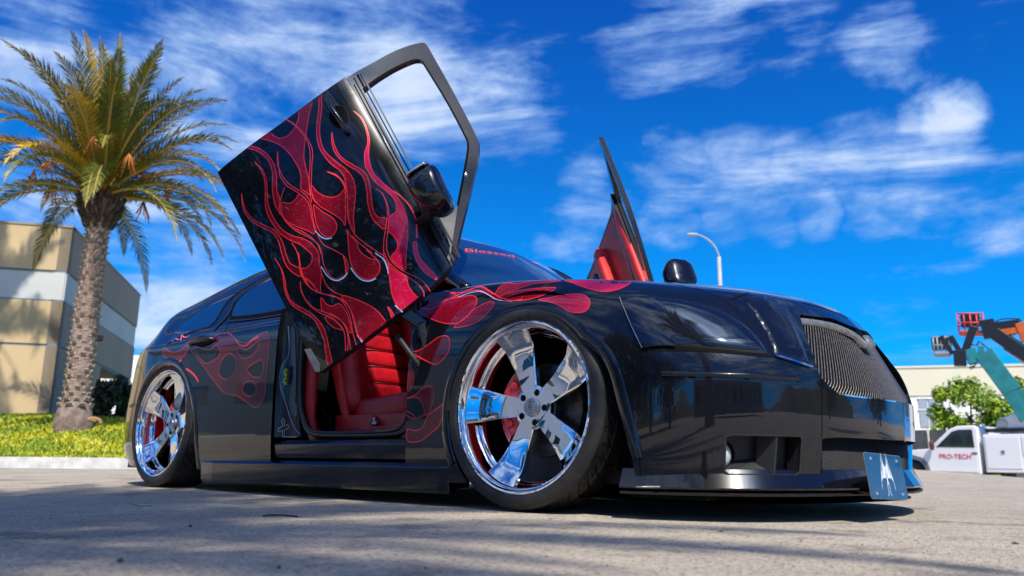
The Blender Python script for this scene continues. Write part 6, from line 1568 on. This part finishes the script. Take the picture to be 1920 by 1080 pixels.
def plain_building(x, y, w_, d_, h, rz, label, m, nwin):
    b_ = thing('office_building', label, 'building', (x, y, 0), math.radians(rz)); mb = MB(); mb.box((0, 0, h/2), (w_, d_, h)); mb.build('wall', m, b_); mb = MB(); mb.box((0, 0, h+.1), (w_+.2, d_+.2, .25)); mb.build('coping', M['taupe'], b_)
    for k in range(nwin): mb = MB(); mb.box((-w_/2+w_*(k+.5)/nwin, d_/2+.02, h*.45), (w_/nwin*.55, .08, h*.3)); mb.build('window', M['tglass'], b_)
plain_building(-26, -30, 34, 14, 6.5, -20, 'cream flat roofed building mirrored in the wheel spokes, behind the camera to the left', M['white_wall'], 8)
plain_building(36, -34, 40, 16, 6.0, 35, 'taupe flat roofed building behind the camera to the right', M['taupe'], 9)

# ---- small litter on the asphalt ----
M['twig'] = noisy('dry_twig', (.50, .44, .34), (.36, .30, .22), 20, .8); M['stone'] = noisy('grit', (.10, .095, .09), (.05, .048, .045), 30, .9)
g = lambda px, py, h=.004: at_axis(px, py, 2, 0)+Vector((0, 0, h))
mb = MB(); mb.tube(curve([g(238, 936), g(246, 944), g(262, 949), g(283, 949)], 5), .003, 5); mb.tube([g(258, 953), g(268, 950), g(283, 949)], .002, 5); tag(mb.build('dry_twig', M['twig'], None, True), 'pale forked dry twig on the asphalt left of the rear wheel', 'twig')
mb = MB(); mb.tube(curve([g(493, 970), g(505, 968), g(530, 968), g(552, 970), g(557, 971)], 5), .0028, 6); tag(mb.build('rubber_strip', M['rubber'], None, True), 'thin curved black strip on the asphalt in front of the sill', 'strip')
def pebble(px, py, r, label, m='stone', cat='stone', seed=0, group=None, flat=.7, nm='pebble'):
    rs2 = random.Random(seed); P = g(px, py, r*flat*.6); V, F = superell(Vector((0, 0, 0)), r, r*rs2.uniform(.6, .9), r*flat, Matrix.Rotation(rs2.uniform(0, 3), 3, 'Z'), 2.3, 10, 7, shape=lambda v: v*rs2.uniform(.82, 1.15))
    o = build(nm, V, F, M[m], None, False, fix=True); o.location = P; o['label'] = label; o['category'] = cat
    if group: o['group'] = group
pebble(523, 1066, .0055, 'largest grey pebble at the bottom edge of the lot, below the strip', seed=1); pebble(225, 1054, .0065, 'dark pebble at the bottom left of the shaded asphalt', seed=2)
pebble(357, 988, .0055, 'dark pebble under the twig, on the shaded asphalt', seed=3); pebble(798, 1067, .0035, 'small dark pebble at the bottom edge left of the front wheel', seed=4)
M['leaf_dry'] = noisy('dry_leaf', (.16, .06, .025), (.09, .035, .015), 20, .8)
pebble(1352, 997, .009, 'reddish dry leaf fragment on the asphalt in front of the bumper', 'leaf_dry', 'leaf', 5, flat=.25, nm='leaf_fragment'); pebble(1904, 1020, .009, 'dark dry leaf fragment at the right edge of the asphalt', 'leaf_dry', 'leaf', 6, flat=.3, nm='leaf_fragment')
# loose grit, too much of it to count
rs = np.random.RandomState(12); N_ = 5200; cx_ = rs.uniform(-4, 3.0, N_); cy_ = -.95-3.2*rs.uniform(0, 1, N_)**.8; keepg = (cx_ < 2.4); cx_, cy_ = cx_[keepg], cy_[keepg]; N_ = len(cx_); r_ = .0010+.0022*rs.uniform(0, 1, N_)**3
oct_ = np.array([(1, 0, 0), (0, 1, 0), (-1, 0, 0), (0, -1, 0), (0, 0, 1.), (0, 0, -1.)]); V = oct_[None]*r_[:, None, None]*rs.uniform(.6, 1.3, (N_, 6, 1)); V[:, :, 0] += cx_[:, None]; V[:, :, 1] += cy_[:, None]; V[:, :, 2] += r_[:, None]*.4
fo = np.array([(0, 1, 4), (1, 2, 4), (2, 3, 4), (3, 0, 4), (1, 0, 5), (2, 1, 5), (3, 2, 5), (0, 3, 5)]); F = (fo[None]+6*np.arange(N_)[:, None, None]).reshape(-1, 3)
me = bpy.data.meshes.new('loose_grit'); me.from_pydata(V.reshape(-1, 3).tolist(), [], F.tolist()); me.update()
M['grit'] = noisy('pale_grit', (.42, .38, .32), (.12, .11, .10), 60, .9, 0, lo=.42, hi=.58); stuff(mkobj('loose_grit', me, M['grit'], None, False), 'loose pale and dark grit scattered over the asphalt', 'grit')
